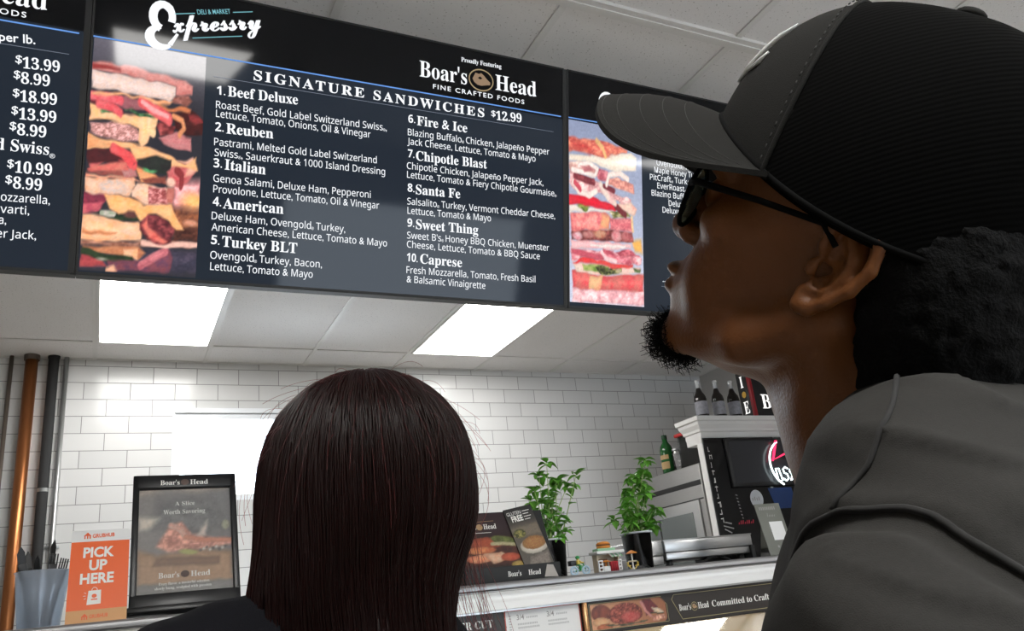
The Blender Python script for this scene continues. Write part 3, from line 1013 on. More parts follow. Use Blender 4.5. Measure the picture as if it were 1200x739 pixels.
cv.poly([(0.602, 0.602), (0.758, 0.635), (0.900, 0.619), (0.906, 0.557), (0.766, 0.562), (0.648, 0.576)], (206, 134, 126), (150, 84, 80), tex=.3, ts=34)
cv.poly([(0.574, 0.658), (0.665, 0.679), (0.755, 0.664), (0.729, 0.626), (0.615, 0.607)], (92, 34, 34), (140, 60, 56), tex=.3)
cv.poly([(0.719, 0.720), (0.895, 0.741), (1.004, 0.704), (0.995, 0.644), (0.847, 0.627), (0.755, 0.657)], (60, 22, 20), (30, 14, 14), tex=.3)
cv.poly([(0.867, 0.720), (0.957, 0.720), (1.001, 0.700), (0.930, 0.684), (0.870, 0.695)], (150, 50, 46), (100, 34, 34))
cv.poly([(-0.004, 0.708), (0.098, 0.709), (0.267, 0.679), (0.433, 0.698), (0.591, 0.699), (0.583, 0.637), (0.572, 0.611), (0.529, 0.611), (0.505, 0.574), (0.466, 0.542), (0.434, 0.569), (0.428, 0.626), (0.313, 0.646), (0.187, 0.651), (0.011, 0.642)], (252, 202, 138), (240, 178, 104), tex=.07)
cv.line([(0.520, 0.691), (0.512, 0.632), (0.557, 0.617)], .02, (255, 222, 160), (250, 204, 132))
cv.line([(0.728, 0.706), (0.811, 0.690), (0.829, 0.655), (0.788, 0.622)], .014, (214, 140, 84))
cv.poly([(0.541, 0.758), (0.688, 0.740), (0.833, 0.758), (0.887, 0.748), (0.881, 0.729), (0.777, 0.728), (0.632, 0.721)], (210, 120, 66), (150, 76, 44))
cv.poly([(-0.008, 0.736), (0.123, 0.725), (0.233, 0.726), (0.294, 0.688), (0.197, 0.688), (0.071, 0.706), (0.002, 0.712)], (86, 30, 36), (60, 22, 28), tex=.3)
cv.poly([(0.191, 0.737), (0.298, 0.767), (0.441, 0.757), (0.461, 0.708), (0.320, 0.704), (0.221, 0.718)], (150, 92, 92), (110, 60, 64), tex=.3, ts=34)
cv.ell(0.155, 0.690, 0.057, 0.019, (24, 58, 34), (60, 130, 70), wob=.05)
cv.poly([(0.305, 0.710), (0.461, 0.708), (0.561, 0.705), (0.506, 0.689), (0.406, 0.686)], (24, 60, 34), (70, 130, 76), wob=.05)
cv.line([(0.011, 0.748), (0.107, 0.745), (0.259, 0.743)], .022, (230, 110, 110), (206, 70, 76))
cv.line([(0.070, 0.713), (0.194, 0.705), (0.266, 0.686)], .02, (230, 104, 100), (206, 66, 70))
cv.line([(0.434, 0.756), (0.530, 0.728), (0.693, 0.689)], .03, (226, 96, 92), (206, 64, 66))
cv.line([(0.442, 0.750), (0.545, 0.718), (0.677, 0.702)], .012, (245, 160, 150))
cv.poly([(0.009, 0.762), (0.255, 0.778), (0.511, 0.770), (0.714, 0.771), (0.686, 0.754), (0.542, 0.750), (0.426, 0.763), (0.257, 0.764), (0.011, 0.750)], (242, 180, 120), (226, 150, 90))
cv.poly([(0.711, 0.793), (0.857, 0.812), (0.890, 0.785), (0.833, 0.758), (0.714, 0.771)], (120, 70, 56), (160, 100, 84))
cv.poly([(-0.006, 0.864), (0.162, 0.857), (0.415, 0.853), (0.617, 0.852), (0.735, 0.843), (0.726, 0.794), (0.685, 0.769), (0.510, 0.774), (0.255, 0.782), (0.004, 0.779)], (226, 214, 194), (204, 184, 156), tex=.12, ts=44)
cv.poly([(-0.010, 0.891), (0.156, 0.903), (0.410, 0.897), (0.613, 0.889), (0.821, 0.877), (0.890, 0.856), (0.880, 0.814), (0.740, 0.799), (0.735, 0.843), (0.617, 0.852), (0.415, 0.853), (0.162, 0.857), (-0.006, 0.864)], (206, 138, 122), (176, 96, 84), tex=.1)
cv.poly([(-0.009, 0.885), (0.102, 0.891), (0.242, 0.886), (0.245, 0.864), (0.106, 0.866), (-0.007, 0.867)], (150, 50, 44), (116, 36, 34))
#</main>
cv.c = 255 * np.clip(cv.c / 255, 0, 1) ** .82 * np.array([1.0, .925, .97])
cv.build('sandwich_picture', Fb, 0.0065, 0.0115, 0.2460, 0.5470, M_PIC_SCR, middle, 0.0003)

# --- right-hand screen
right = menu_board(-0.0873 + 1.2425, 'black right menu screen with a tall ham sandwich picture, half hidden by the cap brim')
D0 = 1.2425
cv = Canvas(96, 202, (176, 180, 196), 0.2567 / 0.5415)
cv.fill(lambda u, v: np.stack([178 - 60 * v, 182 - 56 * v, 198 - 48 * v], -1))
#<right>
cv.poly([(0.031, 0.078), (1.007, 0.098), (1.003, 0.005), (0.030, 0.001)], (226, 160, 166), (240, 196, 196), soft=.02)
cv.poly([(0.023, 0.170), (0.199, 0.177), (0.378, 0.151), (1.011, 0.187), (0.995, 0.085), (0.457, 0.076), (0.041, 0.078)], (222, 116, 108), (196, 72, 76), tex=.16)
cv.poly([(0.258, 0.147), (0.439, 0.157), (0.396, 0.078), (0.237, 0.072)], (240, 190, 140), (226, 140, 110))
cv.poly([(0.043, 0.212), (0.959, 0.214), (0.958, 0.189), (0.459, 0.158), (0.081, 0.164)], (240, 214, 196), (232, 180, 170))
cv.poly([(0.161, 0.208), (0.380, 0.213), (0.521, 0.206), (0.500, 0.180), (0.338, 0.170), (0.180, 0.184)], (196, 206, 120), (90, 120, 50), tex=.3)
cv.poly([(0.339, 0.199), (0.706, 0.201), (0.706, 0.184), (0.359, 0.171)], (50, 56, 34), (150, 150, 90), tex=.4, wob=.05)
cv.poly([(0.853, 0.215), (0.959, 0.214), (0.947, 0.193), (0.873, 0.194)], (60, 80, 50), (100, 120, 70))
cv.poly([(0.033, 0.211), (0.221, 0.256), (0.543, 0.232), (0.854, 0.236), (0.853, 0.215), (0.624, 0.202), (0.340, 0.215), (0.082, 0.209)], (232, 84, 80), (216, 56, 60), tex=.1)
cv.poly([(0.025, 0.292), (0.962, 0.291), (0.971, 0.245), (0.833, 0.235), (0.461, 0.237), (0.221, 0.256), (0.033, 0.219)], (226, 130, 140), (246, 190, 190), tex=.2, wob=.04)
cv.line([(0.044, 0.277), (0.221, 0.260), (0.442, 0.257)], .016, (196, 84, 100))
cv.line([(0.463, 0.295), (0.605, 0.259), (0.812, 0.243)], .02, (196, 84, 100), (230, 140, 150))
cv.line([(0.422, 0.285), (0.482, 0.254), (0.625, 0.239)], .012, (250, 206, 206))
cv.poly([(0.606, 0.293), (0.794, 0.318), (0.919, 0.281), (0.834, 0.273), (0.667, 0.274)], (176, 70, 84), (210, 110, 120))
cv.poly([(0.838, 0.371), (0.966, 0.376), (0.984, 0.300), (0.878, 0.304)], (246, 186, 96), (236, 160, 80), soft=.03)
cv.poly([(0.016, 0.337), (0.526, 0.348), (0.837, 0.345), (0.836, 0.320), (0.463, 0.303), (0.025, 0.288)], (242, 200, 200), (230, 160, 164))
cv.poly([(0.262, 0.319), (0.753, 0.340), (0.752, 0.323), (0.282, 0.304)], (248, 232, 226))
cv.poly([(0.026, 0.391), (0.528, 0.419), (0.850, 0.414), (0.859, 0.355), (0.546, 0.349), (0.026, 0.337)], (110, 52, 52), (150, 80, 76), tex=.3)
cv.ell(0.100, 0.361, 0.063, 0.023, (240, 196, 200), (206, 130, 140))
cv.ell(0.243, 0.376, 0.070, 0.021, (206, 140, 134), (160, 84, 84))
cv.ell(0.405, 0.384, 0.086, 0.025, (216, 160, 130), (180, 106, 84))
cv.ell(0.630, 0.382, 0.067, 0.034, (226, 160, 160), (196, 110, 116))
cv.ell(0.765, 0.388, 0.074, 0.025, (206, 120, 120), (150, 70, 76))
cv.poly([(0.012, 0.480), (0.469, 0.513), (0.540, 0.491), (0.528, 0.419), (0.264, 0.398), (0.017, 0.386)], (216, 106, 112), (232, 140, 130), tex=.14)
cv.poly([(0.428, 0.502), (0.540, 0.491), (0.528, 0.419), (0.405, 0.417)], (240, 180, 130), (226, 140, 106), soft=.03)
cv.poly([(0.540, 0.483), (0.843, 0.490), (0.861, 0.414), (0.538, 0.415)], (206, 100, 110), (224, 140, 140))
cv.line([(0.843, 0.494), (0.861, 0.423)], .014, (240, 200, 150))
cv.poly([(-0.004, 0.524), (0.461, 0.521), (0.618, 0.515), (0.723, 0.499), (0.461, 0.507), (-0.004, 0.485)], (240, 232, 220), (226, 206, 196))
cv.ell(0.188, 0.527, 0.076, 0.014, (70, 90, 40), (150, 160, 80), wob=.05)
cv.poly([(0.531, 0.510), (0.796, 0.532), (0.830, 0.497), (0.599, 0.478)], (120, 120, 66), (226, 206, 170), tex=.3)
cv.poly([(-0.003, 0.580), (0.274, 0.589), (0.550, 0.561), (0.637, 0.541), (0.618, 0.519), (0.273, 0.528), (0.105, 0.533), (-0.004, 0.524)], (226, 50, 66), (206, 32, 50), tex=.1)
cv.poly([(0.620, 0.565), (0.834, 0.592), (0.922, 0.546), (0.884, 0.507), (0.724, 0.528)], (240, 206, 186), (222, 160, 146))
cv.line([(0.619, 0.551), (0.759, 0.508)], .02, (120, 50, 56))
cv.poly([(-0.001, 0.713), (0.175, 0.689), (0.379, 0.673), (0.622, 0.630), (0.852, 0.600), (0.833, 0.570), (0.620, 0.573), (0.429, 0.605), (0.241, 0.590), (0.056, 0.611), (-0.002, 0.643)], (214, 150, 152), (236, 196, 190), tex=.2, wob=.04)
cv.line([(0.057, 0.653), (0.123, 0.608), (0.258, 0.591), (0.361, 0.622)], .018, (246, 222, 212))
cv.line([(0.074, 0.690), (0.328, 0.667)], .02, (110, 44, 54), (150, 70, 76))
cv.line([(0.073, 0.654), (0.148, 0.617)], .016, (206, 80, 96))
cv.line([(0.414, 0.661), (0.516, 0.595), (0.620, 0.565)], .02, (246, 224, 210), (230, 180, 176))
cv.line([(0.465, 0.657), (0.604, 0.633)], .016, (120, 50, 60))
cv.poly([(0.519, 0.696), (0.695, 0.715), (0.873, 0.682), (0.889, 0.639), (0.675, 0.648), (0.535, 0.661)], (216, 136, 126), (230, 170, 150), tex=.15)
cv.poly([(0.347, 0.757), (0.520, 0.740), (0.536, 0.683), (0.380, 0.688)], (186, 90, 104), (216, 140, 146))
cv.poly([(-0.000, 0.763), (0.211, 0.777), (0.381, 0.745), (0.380, 0.709), (0.209, 0.705), (-0.001, 0.720)], (206, 150, 140), (236, 204, 190), tex=.15)
cv.line([(0.125, 0.750), (0.262, 0.773), (0.381, 0.745), (0.346, 0.707), (0.209, 0.713), (0.041, 0.723)], .014, (250, 230, 222))
cv.poly([(0.142, 0.744), (0.278, 0.760), (0.347, 0.736), (0.209, 0.716)], (190, 110, 116), (210, 140, 140))
cv.line([(0.500, 0.666), (0.537, 0.719), (0.679, 0.743), (0.803, 0.714)], .018, (250, 236, 226), (236, 206, 196))
cv.poly([(0.001, 0.805), (0.280, 0.810), (0.593, 0.839), (0.845, 0.871), (0.916, 0.846), (0.913, 0.772), (0.697, 0.751), (0.521, 0.754), (0.348, 0.779), (-0.000, 0.770)], (240, 228, 212), (226, 206, 186), tex=.08)
cv.poly([(-0.015, 0.900), (0.213, 0.906), (0.525, 0.907), (0.791, 0.886), (0.790, 0.867), (0.593, 0.835), (0.435, 0.814), (0.212, 0.827), (-0.008, 0.826)], (206, 90, 80), (226, 140, 110), tex=.16)
cv.poly([(0.027, 0.885), (0.179, 0.889), (0.298, 0.862), (0.280, 0.832), (0.093, 0.847)], (186, 50, 52), (210, 80, 70), soft=.05)
cv.line([(0.368, 0.907), (0.454, 0.873), (0.488, 0.828)], .016, (230, 180, 120))
#</right>
cv.build('sandwich_picture', lambda u, v, o: Fb(u - D0, v, o), 1.2483, 0.0185, 1.5050, 0.5600, M_PIC_SCR, right, 0.0003)
lt = MB()
Fr = lambda u, v, o=0.0: Fb(u - D0, v, o)
expressry(lt, -0.0065)
lt.build('header_lettering', [M_LET, M_TEAL], right)
rows = [('h', 'Meats', 1.609, 0.4935), ('x', 'Ovengold® Turkey', 1.560, 0.464), ('x', 'Maple Honey Turkey', 1.552, 0.440), ('x', 'PitCraft® Turkey', 1.535, 0.415),
        ('x', 'EverRoast® Chicken', 1.562, 0.391), ('x', 'Blazing Buffalo® Chicken', 1.540, 0.3655), ('x', 'Deluxe Ham', 1.604, 0.340),
        ('x', 'Deluxe Pastrami', 1.580, 0.3165), ('x', 'Roast Beef', 1.624, 0.292)]
wd = {'Meats': .115, 'Ovengold® Turkey': .178, 'Maple Honey Turkey': .194, 'PitCraft® Turkey': .168, 'EverRoast® Chicken': .198, 'Blazing Buffalo® Chicken': .245,
      'Deluxe Ham': .118, 'Deluxe Pastrami': .162, 'Roast Beef': .108}
for k_, s_, u, v in rows:
    lt = MB()
    put_text(lt, bold(s_) if k_ == 'h' else sans(s_), u, v, u + wd[s_], v + .003, .0235 if k_ == 'h' else .0178, Fr, 0, 1.0, 0.004, 0.0005)
    lt.build('menu_line', M_LET, right)
lt = MB()
put_text(lt, sans('...or'), 1.575, 0.100, 1.620, 0.101, .0178, Fr, 0, 1.0, 0.004, 0.0005)
put_text(lt, sans('any of our sandwiches'), 1.630, 0.101, 1.850, 0.104, .0178, Fr, 0, 1.0, 0.004, 0.0005)
lt.build('menu_line', M_LET, right)
lt = MB()
bar(lt, (1.570, 0.086), (2.30, 0.090), 0.0012, Fr, 1, 0.0005)
lt.build('thin_rule', [M_LET, M_GREYL, M_BLUE], right)
lt = MB()
bar(lt, (1.2475, 0.5655), (2.466, 0.5795), 0.0036, Fr, 2, 0.0005)
lt.build('rule', [M_LET, M_GREYL, M_BLUE], right)

# --- left-hand screen: only its right edge is in the picture
left = menu_board(-0.0873 - 1.2425, 'black left menu screen with prices per pound, cut by the left edge of the photo')
Fl = lambda u, v, o=0.0: Fb(u + D0, v, o)
lt = MB()
boars_head(lt, -0.455, 0.583, 0.046, 0.365, Fl, 0, 1, 2, 3, 0.0005, 0.016)
put_text(lt, 'FINE CRAFTED FOODS', -0.405, 0.5555, -0.128, 0.563, 0.0130, Fl, 0, 1.25, 0.01, 0.0005)
lt.build('brand_logo', [M_LET, M_GOLD, M_EMBK, M_TANE], left)
lt = MB()
put_text(lt, 'per lb.', -0.175, 0.5005, -0.107, 0.5065, 0.020, Fl, 0, 1.0, 0.012, 0.0005)
lt.build('unit_lettering', M_LET, left)
for p_, u0, v0, u1, v1 in [('13.99', -.142, .4475, -.0565, .4515), ('8.99', -.143, .4125, -.0735, .4155), ('18.99', -.142, .3715, -.0575, .3755), ('13.99', -.142, .332, -.0565, .335),
                           ('8.99', -.143, .2965, -.0735, .2985), ('10.99', -.142, .213, -.0575, .215), ('8.99', -.143, .178, -.0745, .179)]:
    lt = MB()
    put_text(lt, bold('$'), u0, v0 + 0.010, u0 + 0.0125, v0 + 0.010, 0.018, Fl, 0, 1.0, 0.004, 0.0005)
    put_text(lt, bold(p_), u0 + 0.0145, v0, u1, v1, 0.0255, Fl, 0, 1.0, 0.004, 0.0005)
    lt.build('price', M_LET, left)
for s_, b_, u0, v0, u1, v1, h_ in [('Gold Label Switzerland Swiss', 1, -.470, .2545, -.066, .2605, .0265), ('®', 0, -.065, .256, -.054, .256, .024),
                                   ('Fresh Mozzarella,', 0, -.228, .1465, -.0575, .1505, .0178), ('Havarti,', 0, -.176, .1215, -.0945, .1235, .0178), ('Feta,', 0, -.176, .097, -.1355, .0985, .0178),
                                   ('Pepper Jack,', 0, -.205, .0675, -.0785, .0705, .0178), ('(House)', 0, -.235, .334, -.166, .336, .022)]:
    lt = MB()
    put_text(lt, bold(s_) if b_ else sans(s_), u0, v0, u1, v1, h_, Fl, 0, 1.0, 0.002, 0.0005)
    lt.build('menu_line', M_LET, left)
lt = MB()
bar(lt, (-1.23, 0.535), (-0.024, 0.5495), 0.0036, Fl, 0, 0.0005)
bar(lt, (-1.0, 0.483), (-0.041, 0.4965), 0.0012, Fl, 1, 0.0005)
lt.build('rule', [M_BLUE, M_GREYL], left)

# ------------------------------------------------------------------ deli case
CT = 1.357
M_STEEL = mat('brushed_stainless_steel', (0.42, 0.42, 0.42), rough=0.32, metal=0.9, var=0.08, vscale=30, stretch=(1, 1, 20))
M_ALU = mat('worn_aluminium_edge', (0.34, 0.34, 0.345), rough=0.40, metal=0.7)
M_LAM = mat('white_laminate', (0.88, 0.88, 0.87), rough=0.35)
M_GLASS = pane_mat('clear_glass')
M_COPPERTRIM = mat('copper_coloured_trim', (0.55, 0.30, 0.14), rough=0.25, metal=0.9)
M_SIGNK = mat('dark_brown_sign_print', (0.022, 0.016, 0.012), rough=0.4)
M_INKW = mat('white_sign_ink', (0.85, 0.84, 0.80), rough=0.5)
M_INKG = mat('grey_sign_ink', (0.32, 0.31, 0.30), rough=0.5)
M_INKGOLD = mat('gold_sign_ink', (0.40, 0.34, 0.16), rough=0.4)
M_INKTAN = mat('tan_sign_ink', (0.42, 0.27, 0.14), rough=0.5)
M_INKRED = mat('brick_red_sign_ink', (0.42, 0.06, 0.035), rough=0.5)
M_PAPER = mat('white_card', (0.80, 0.80, 0.79), rough=0.55)
M_PRINT = picture_mat('printed_picture')

case = thing('deli_case', 'long glass fronted deli case with a pale rounded top edge, along the bottom', 'deli case', (0.8, 1.85, 0))
def ext(prof, x0, x1, smooth=False):
    """profile of (y, z) run along x"""
    b = MB()
    n = len(prof)
    vs = [(x0, y, z) for y, z in prof] + [(x1, y, z) for y, z in prof]
    fs = [(i, (i + 1) % n, n + (i + 1) % n, n + i) for i in range(n)]
    fs = [tuple(reversed(f)) for f in fs] + [tuple(range(n)), tuple(range(2 * n - 1, n - 1, -1))]
    return b.add(vs, fs, 0, smooth)
CX0, CX1 = -2.6, 2.5
pr = [(0.010, CT)] + [(0.010 - 0.010 * math.sin(t * PI / 12), CT - 0.010 + 0.010 * math.cos(t * PI / 12)) for t in range(1, 7)] + \
     [(0.0, CT - 0.014), (0.006, CT - 0.018), (0.02, CT - 0.018), (0.70, CT - 0.018), (0.70, CT)]
ext(pr, CX0, CX1).build('worktop', M_ALU, case)
b = MB(); b.cyl((CX0, 0.004, CT - 0.0195), (CX1, 0.004, CT - 0.0195), 0.0022, n=10); b.build('bead', M_STEEL, case)
# cove below the edge: its upper half faces down, its lower half faces up
pr = [(0.006, CT - 0.0182)] + [(0.006 + 0.013 * math.sin(PI * min(1, t / 7)) - 0.010 * (t / 12) ** 2, CT - 0.021 - 0.041 * t / 12) for t in range(0, 13)] + [(0.03, CT - 0.062), (0.03, CT - 0.0182)]
ext(pr, CX0, CX1, True).build('valance', M_LAM, case)
b = MB(); b.box(CX0, CX1, 0.004, 0.03, CT - 0.0665, CT - 0.062); b.build('trim', M_STEEL, case)
b = MB(); b.box(CX0, CX1, 0.026, 0.032, CT - 0.145, CT - 0.0665); b.build('sign_rail', M_BLACKM, case)
# sloping front glass, base, ends, back, shelf
b = MB()
b.add([(CX0, 0.027, 1.212), (CX1, 0.027, 1.212), (CX1, -0.10, 0.80), (CX0, -0.10, 0.80), (CX0, 0.033, 1.212), (CX1, 0.033, 1.212), (CX1, -0.094, 0.80), (CX0, -0.094, 0.80)],
      [(0, 3, 2, 1), (4, 5, 6, 7), (0, 1, 5, 4), (2, 3, 7, 6)])
b.build('front_glass', M_GLASS, case)
b = MB(); b.rbox(CX0, CX1, -0.105, 0.70, 0.0, 0.795, 0.01); b.build('base_cabinet', M_LAM, case)
b = MB(); b.box(CX0, CX1, 0.66, 0.69, 0.795, CT - 0.027); b.build('back_panel', mat('cream_case_lining', (0.72, 0.66, 0.52), rough=0.5), case)
b = MB(); b.box(CX0, CX0 + 0.03, -0.09, 0.66, 0.795, CT - 0.15); b.build('end_panel', M_LAM, case); b = MB(); b.box(CX1 - 0.03, CX1, -0.09, 0.66, 0.795, CT - 0.15); b.build('end_panel', M_LAM, case)
b = MB(); b.box(CX0 + 0.03, CX1 - 0.03, 0.16, 0.66, 1.05, 1.058); b.build('glass_shelf', M_GLASS, case)
b = MB(); b.cyl((CX0 + 0.1, 0.12, 1.24), (CX1 - 0.1, 0.12, 1.24), 0.012); b.build('case_lamp', glow('warm_case_lamp', (1.0, 0.72, 0.36), 9.0), case)
b = MB()
for x in (-0.18, 0.62, 0.98):
    b = MB(); b.box(x, x + 0.012, 0.035, 0.06, 0.80, 1.212); b.build('glass_mullion', M_STEEL, case)

# signs along the front of the case
def Fs(y):
    return lambda u, v, o=0.0: (u, y - o, v)
s1 = thing('counter_sign', 'dark brown sign reading DINNER CUT on the deli case, beside the white portion card', 'sign', (0.735, 1.8705, 1.255))
F = Fs(-0.0005)
b = MB(); b.prism([(-0.20, -0.042), (0.125, -0.042), (0.135, 0.0), (0.125, 0.042), (-0.20, 0.042)], 0, 0.003, 0, Matrix(((1, 0, 0, 0), (0, 0, -1, 0.0045), (0, 1, 0, 0), (0, 0, 0, 1))))
b.build('card', M_SIGNK, s1)
b = MB(); put_text(b, bold('DINNER CUT'), -0.045, 0.004, 0.100, 0.004, 0.017, Fs(0.0014), 0, 1.05, 0.0, 0.0); b.build('lettering', M_INKW, s1)
s2 = thing('portion_card', 'white portion card with a red border, between the DINNER CUT sign and the meat banner', 'sign', (0.970, 1.8705, 1.254))
b = MB(); b.box(-0.104, 0.104, 0.0016, 0.0046, -0.042, 0.0385); b.build('card', M_PAPER, s2)
F = Fs(0.0015)
b = MB()
bar(b, (-0.104, 0.0365), (0.104, 0.0365), 0.004, F, 0, 0.0004); bar(b, (-0.1025, -0.042), (-0.1025, 0.0385), 0.003, F, 0, 0.0004); bar(b, (0.1025, -0.042), (0.1025, 0.0385), 0.003, F, 0, 0.0004)
b.build('red_border', M_INKRED, s2)
b = MB()
for x0 in (-0.072, 0.010):
    put_text(b, '3/4', x0, 0.014, x0 + 0.020, 0.014, 0.012, F, 0, 1.0, 0.01, 0.0004)
    for (dx, dz, w) in ((0.026, 0.018, 0.034), (0.002, 0.004, 0.055), (0.002, -0.004, 0.060)):
        for q in range(int(w / 0.0045)):
            bar(b, (x0 + dx + q * 0.0045, dz), (x0 + dx + q * 0.0045 + 0.003, dz), 0.0042, F, 1, 0.0004)
    put_text(b, '1', x0, -0.034, x0 + 0.006, -0.034, 0.014, F, 0, 1.0, 0.01, 0.0004)
    for q in range(7):
        bar(b, (x0 + 0.026 + q * 0.0045, -0.027), (x0 + 0.029 + q * 0.0045, -0.027), 0.0042, F, 1, 0.0004)
for q in range(8):
    bar(b, (-0.093, 0.024 - q * 0.006), (-0.087, 0.024 - q * 0.006), 0.003, F, 1, 0.0004)
b.build('print', [M_INKG, mat('pale_grey_ink', (0.5, 0.5, 0.5))], s2)
b = MB(); b.rbox(-0.006, 0.006, -0.008, 0.006, -0.045, 0.045, 0.002)
dv = tag(b.build('divider_strip', M_COPPERTRIM, None, (1.0835, 1.867, 1.250)), 'shiny copper coloured strip between the portion card and the meat banner', 'trim strip')
# the banner: meat picture and dark text field
s3 = thing('counter_banner', 'dark deli case banner with a meat picture and the words Committed to Craft', 'sign', (1.35, 1.8705, 1.2525))
b = MB(); b.box(-0.256, 0.86, 0.0016, 0.0046, -0.0375, 0.0375); b.build('board', M_SIGNK, s3)
cv = Canvas(90, 24, (30, 24, 20), 0.235 / 0.062)
cv.fill(lambda u, v: np.stack([206 - 60 * u, 150 - 60 * u, 110 - 50 * u], -1))
cv.ell(.13, .62, .13, .34, (140, 66, 44), (96, 44, 32)); cv.ell(.12, .28, .11, .18, (222, 176, 130), (196, 140, 96)); cv.ell(.16, .06, .1, .14, (176, 96, 60))
cv.ell(.45, .5, .24, .42, (110, 44, 36), (170, 90, 70), tex=.3, ts=50, wob=.05); cv.ell(.50, .36, .13, .22, (214, 110, 96), (150, 50, 46), tex=.3, ts=60, wob=.05)
cv.line([(.2, .12), (.45, .05), (.7, .12)], .03, (70, 70, 44), (120, 110, 80)); cv.poly([(.66, .95), (.80, .98), (.9, .6), (.8, .4), (.72, .3), (.70, .7)], (120, 40, 44), (80, 26, 34))
cv.line([(.67, .9), (.72, .5), (.78, .25)], .02, (226, 150, 140)); cv.poly([(.80, .62), (.92, .55), (.97, .35), (.84, .4)], (226, 206, 180), (206, 176, 140))
cv.poly([(.78, .26), (.96, .3), (.97, .12), (.80, .05)], (206, 130, 110), (226, 190, 160), tex=.3, ts=50); cv.line([(.8, .40), (.95, .33)], .02, (50, 60, 36))
# clipped corners
for q in ([(0.93, 1.02), (1.02, 1.02), (1.02, .68)], [(0.96, -.02), (1.02, -.02), (1.02, .2)]):
    cv.poly(q, (36, 28, 22), wob=0, tex=0)
cv.build('meat_picture', Fs(0.0015), -0.247, -0.030, -0.018, 0.030, M_PRINT, s3, 0.0006)
b = MB(); F = Fs(0.0012)
for a, c in (((0.012, 0.031), (0.85, 0.031)), ((0.030, -0.031), (0.85, -0.031)), ((0.004, 0.020), (0.012, 0.031)), ((0.004, 0.020), (0.030, -0.031))):
    bar(b, a, c, 0.0012, F, 0, 0)
for a, c in (((-0.25, 0.0315), (-0.03, 0.0315)), ((-0.03, 0.0315), (-0.014, 0.010)), ((-0.014, 0.010), (-0.014, -0.031)), ((-0.014, -0.031), (-0.25, -0.031)), ((-0.25, -0.031), (-0.25, 0.0315))):
    bar(b, a, c, 0.0010, F, 0, 0)
b.build('gold_border', M_INKGOLD, s3)
b = MB(); boars_head(b, 0.024, -0.010, 0.016, 0.098, F, 0, 1, 2, 3, 0.0)
put_text(b, bold('Committed to Craft'), 0.133, -0.010, 0.335, -0.010, 0.016, F, 0, 1.0, 0.0, 0.0)
b.build('lettering', [M_INKW, M_INKGOLD, M_SIGNK, M_INKTAN], s3)

# ------------------------------------------------------------------ things standing on the case
# utensil tub
def frost_mat():
    m = bpy.data.materials.new('frosted_white_plastic'); m.use_nodes = True
    nt = m.node_tree; nt.nodes.clear()
    o = nt.nodes.new('ShaderNodeOutputMaterial'); a = nt.nodes.new('ShaderNodeBsdfTransparent'); t_ = nt.nodes.new('ShaderNodeBsdfTranslucent'); p = nt.nodes.new('ShaderNodeBsdfPrincipled')
    t_.inputs['Color'].default_value = (0.80, 0.86, 0.95, 1); p.inputs['Base Color'].default_value = (0.75, 0.80, 0.88, 1); p.inputs['Roughness'].default_value = 0.3
    a.inputs['Color'].default_value = (0.9, 0.95, 1, 1)
    m1 = nt.nodes.new('ShaderNodeMixShader'); m1.inputs[0].default_value = 0.5; m2 = nt.nodes.new('ShaderNodeMixShader'); m2.inputs[0].default_value = 0.32
    nt.links.new(p.outputs[0], m1.inputs[1]); nt.links.new(t_.outputs[0], m1.inputs[2]); nt.links.new(a.outputs[0], m2.inputs[1]); nt.links.new(m1.outputs[0], m2.inputs[2]); nt.links.new(m2.outputs[0], o.inputs[0])
    return m
M_FROST = frost_mat()
t = thing('utensil_tub', 'frosted white plastic tub holding black cutlery, at the far left of the counter', 'tub', (-0.108, 1.99, CT))
pro = [(0.0, 0.0), (0.036, 0.0), (0.038, 0.002), (0.046, 0.07), (0.0495, 0.108), (0.0515, 0.110), (0.0515, 0.112), (0.0485, 0.112), (0.0445, 0.07), (0.036, 0.005), (0.0, 0.004)]
MB().lathe(pro, 28).build('tub', M_FROST, t)
def utensil(kind, x, y, ax, ay, L, rz, label):
    h = 0.0
    o = thing(kind, label, kind.split('_')[-1], (-0.108 + x, 1.99 + y, CT + 0.006), (ax, ay, rz), 'black cutlery in the tub')
    b = MB()
    w = 0.0055
    b.rbox(-w, w, -0.0012, 0.0012, 0.0, L, 0.001)
    b.rbox(-w * 1.5, w * 1.5, -0.0015, 0.0015, L * 0.72, L, 0.0012)
    b.build('handle', M_BLACKP, o)
    b = MB()
    if kind == 'plastic_fork':
        for q in (-1.5, -0.5, 0.5, 1.5):
            b.rbox(q * 0.0048 - 0.0014, q * 0.0048 + 0.0014, -0.001, 0.001, L, L + 0.022, 0.0006)
        b.rbox(-0.0088, 0.0088, -0.001, 0.001, L - 0.016, L + 0.002, 0.001)
    else:
        b.prism([(-0.007, L - 0.004), (0.007, L - 0.004), (0.0075, L + 0.022), (0.002, L + 0.034), (-0.007, L + 0.020)], -0.001, 0.001, 0, Matrix(((1, 0, 0, 0), (0, 0, -1, 0), (0, 1, 0, 0), (0, 0, 0, 1))))
    b.build('head' if kind == 'plastic_fork' else 'blade', M_BLACKP, o)
utensil('plastic_knife', -0.014, -0.006, 0.04, -0.20, 0.125, 0.2, 'black plastic knife leaning furthest left in the tub')
utensil('plastic_knife', -0.010, 0.008, -0.05, -0.14, 0.116, 0.5, 'black plastic knife second from the left in the tub, leaning left')
utensil('plastic_spoon', -0.004, 0.012, -0.06, -0.04, 0.106, 0.9, 'short black plastic piece in the middle of the tub')
utensil('plastic_fork', 0.008, -0.004, 0.03, 0.07, 0.118, 0.3, 'black plastic fork with tines up, right of the middle of the tub')
utensil('plastic_knife', 0.010, 0.008, -0.03, 0.10, 0.138, 1.0, 'tallest black plastic knife in the tub, standing behind the fork')
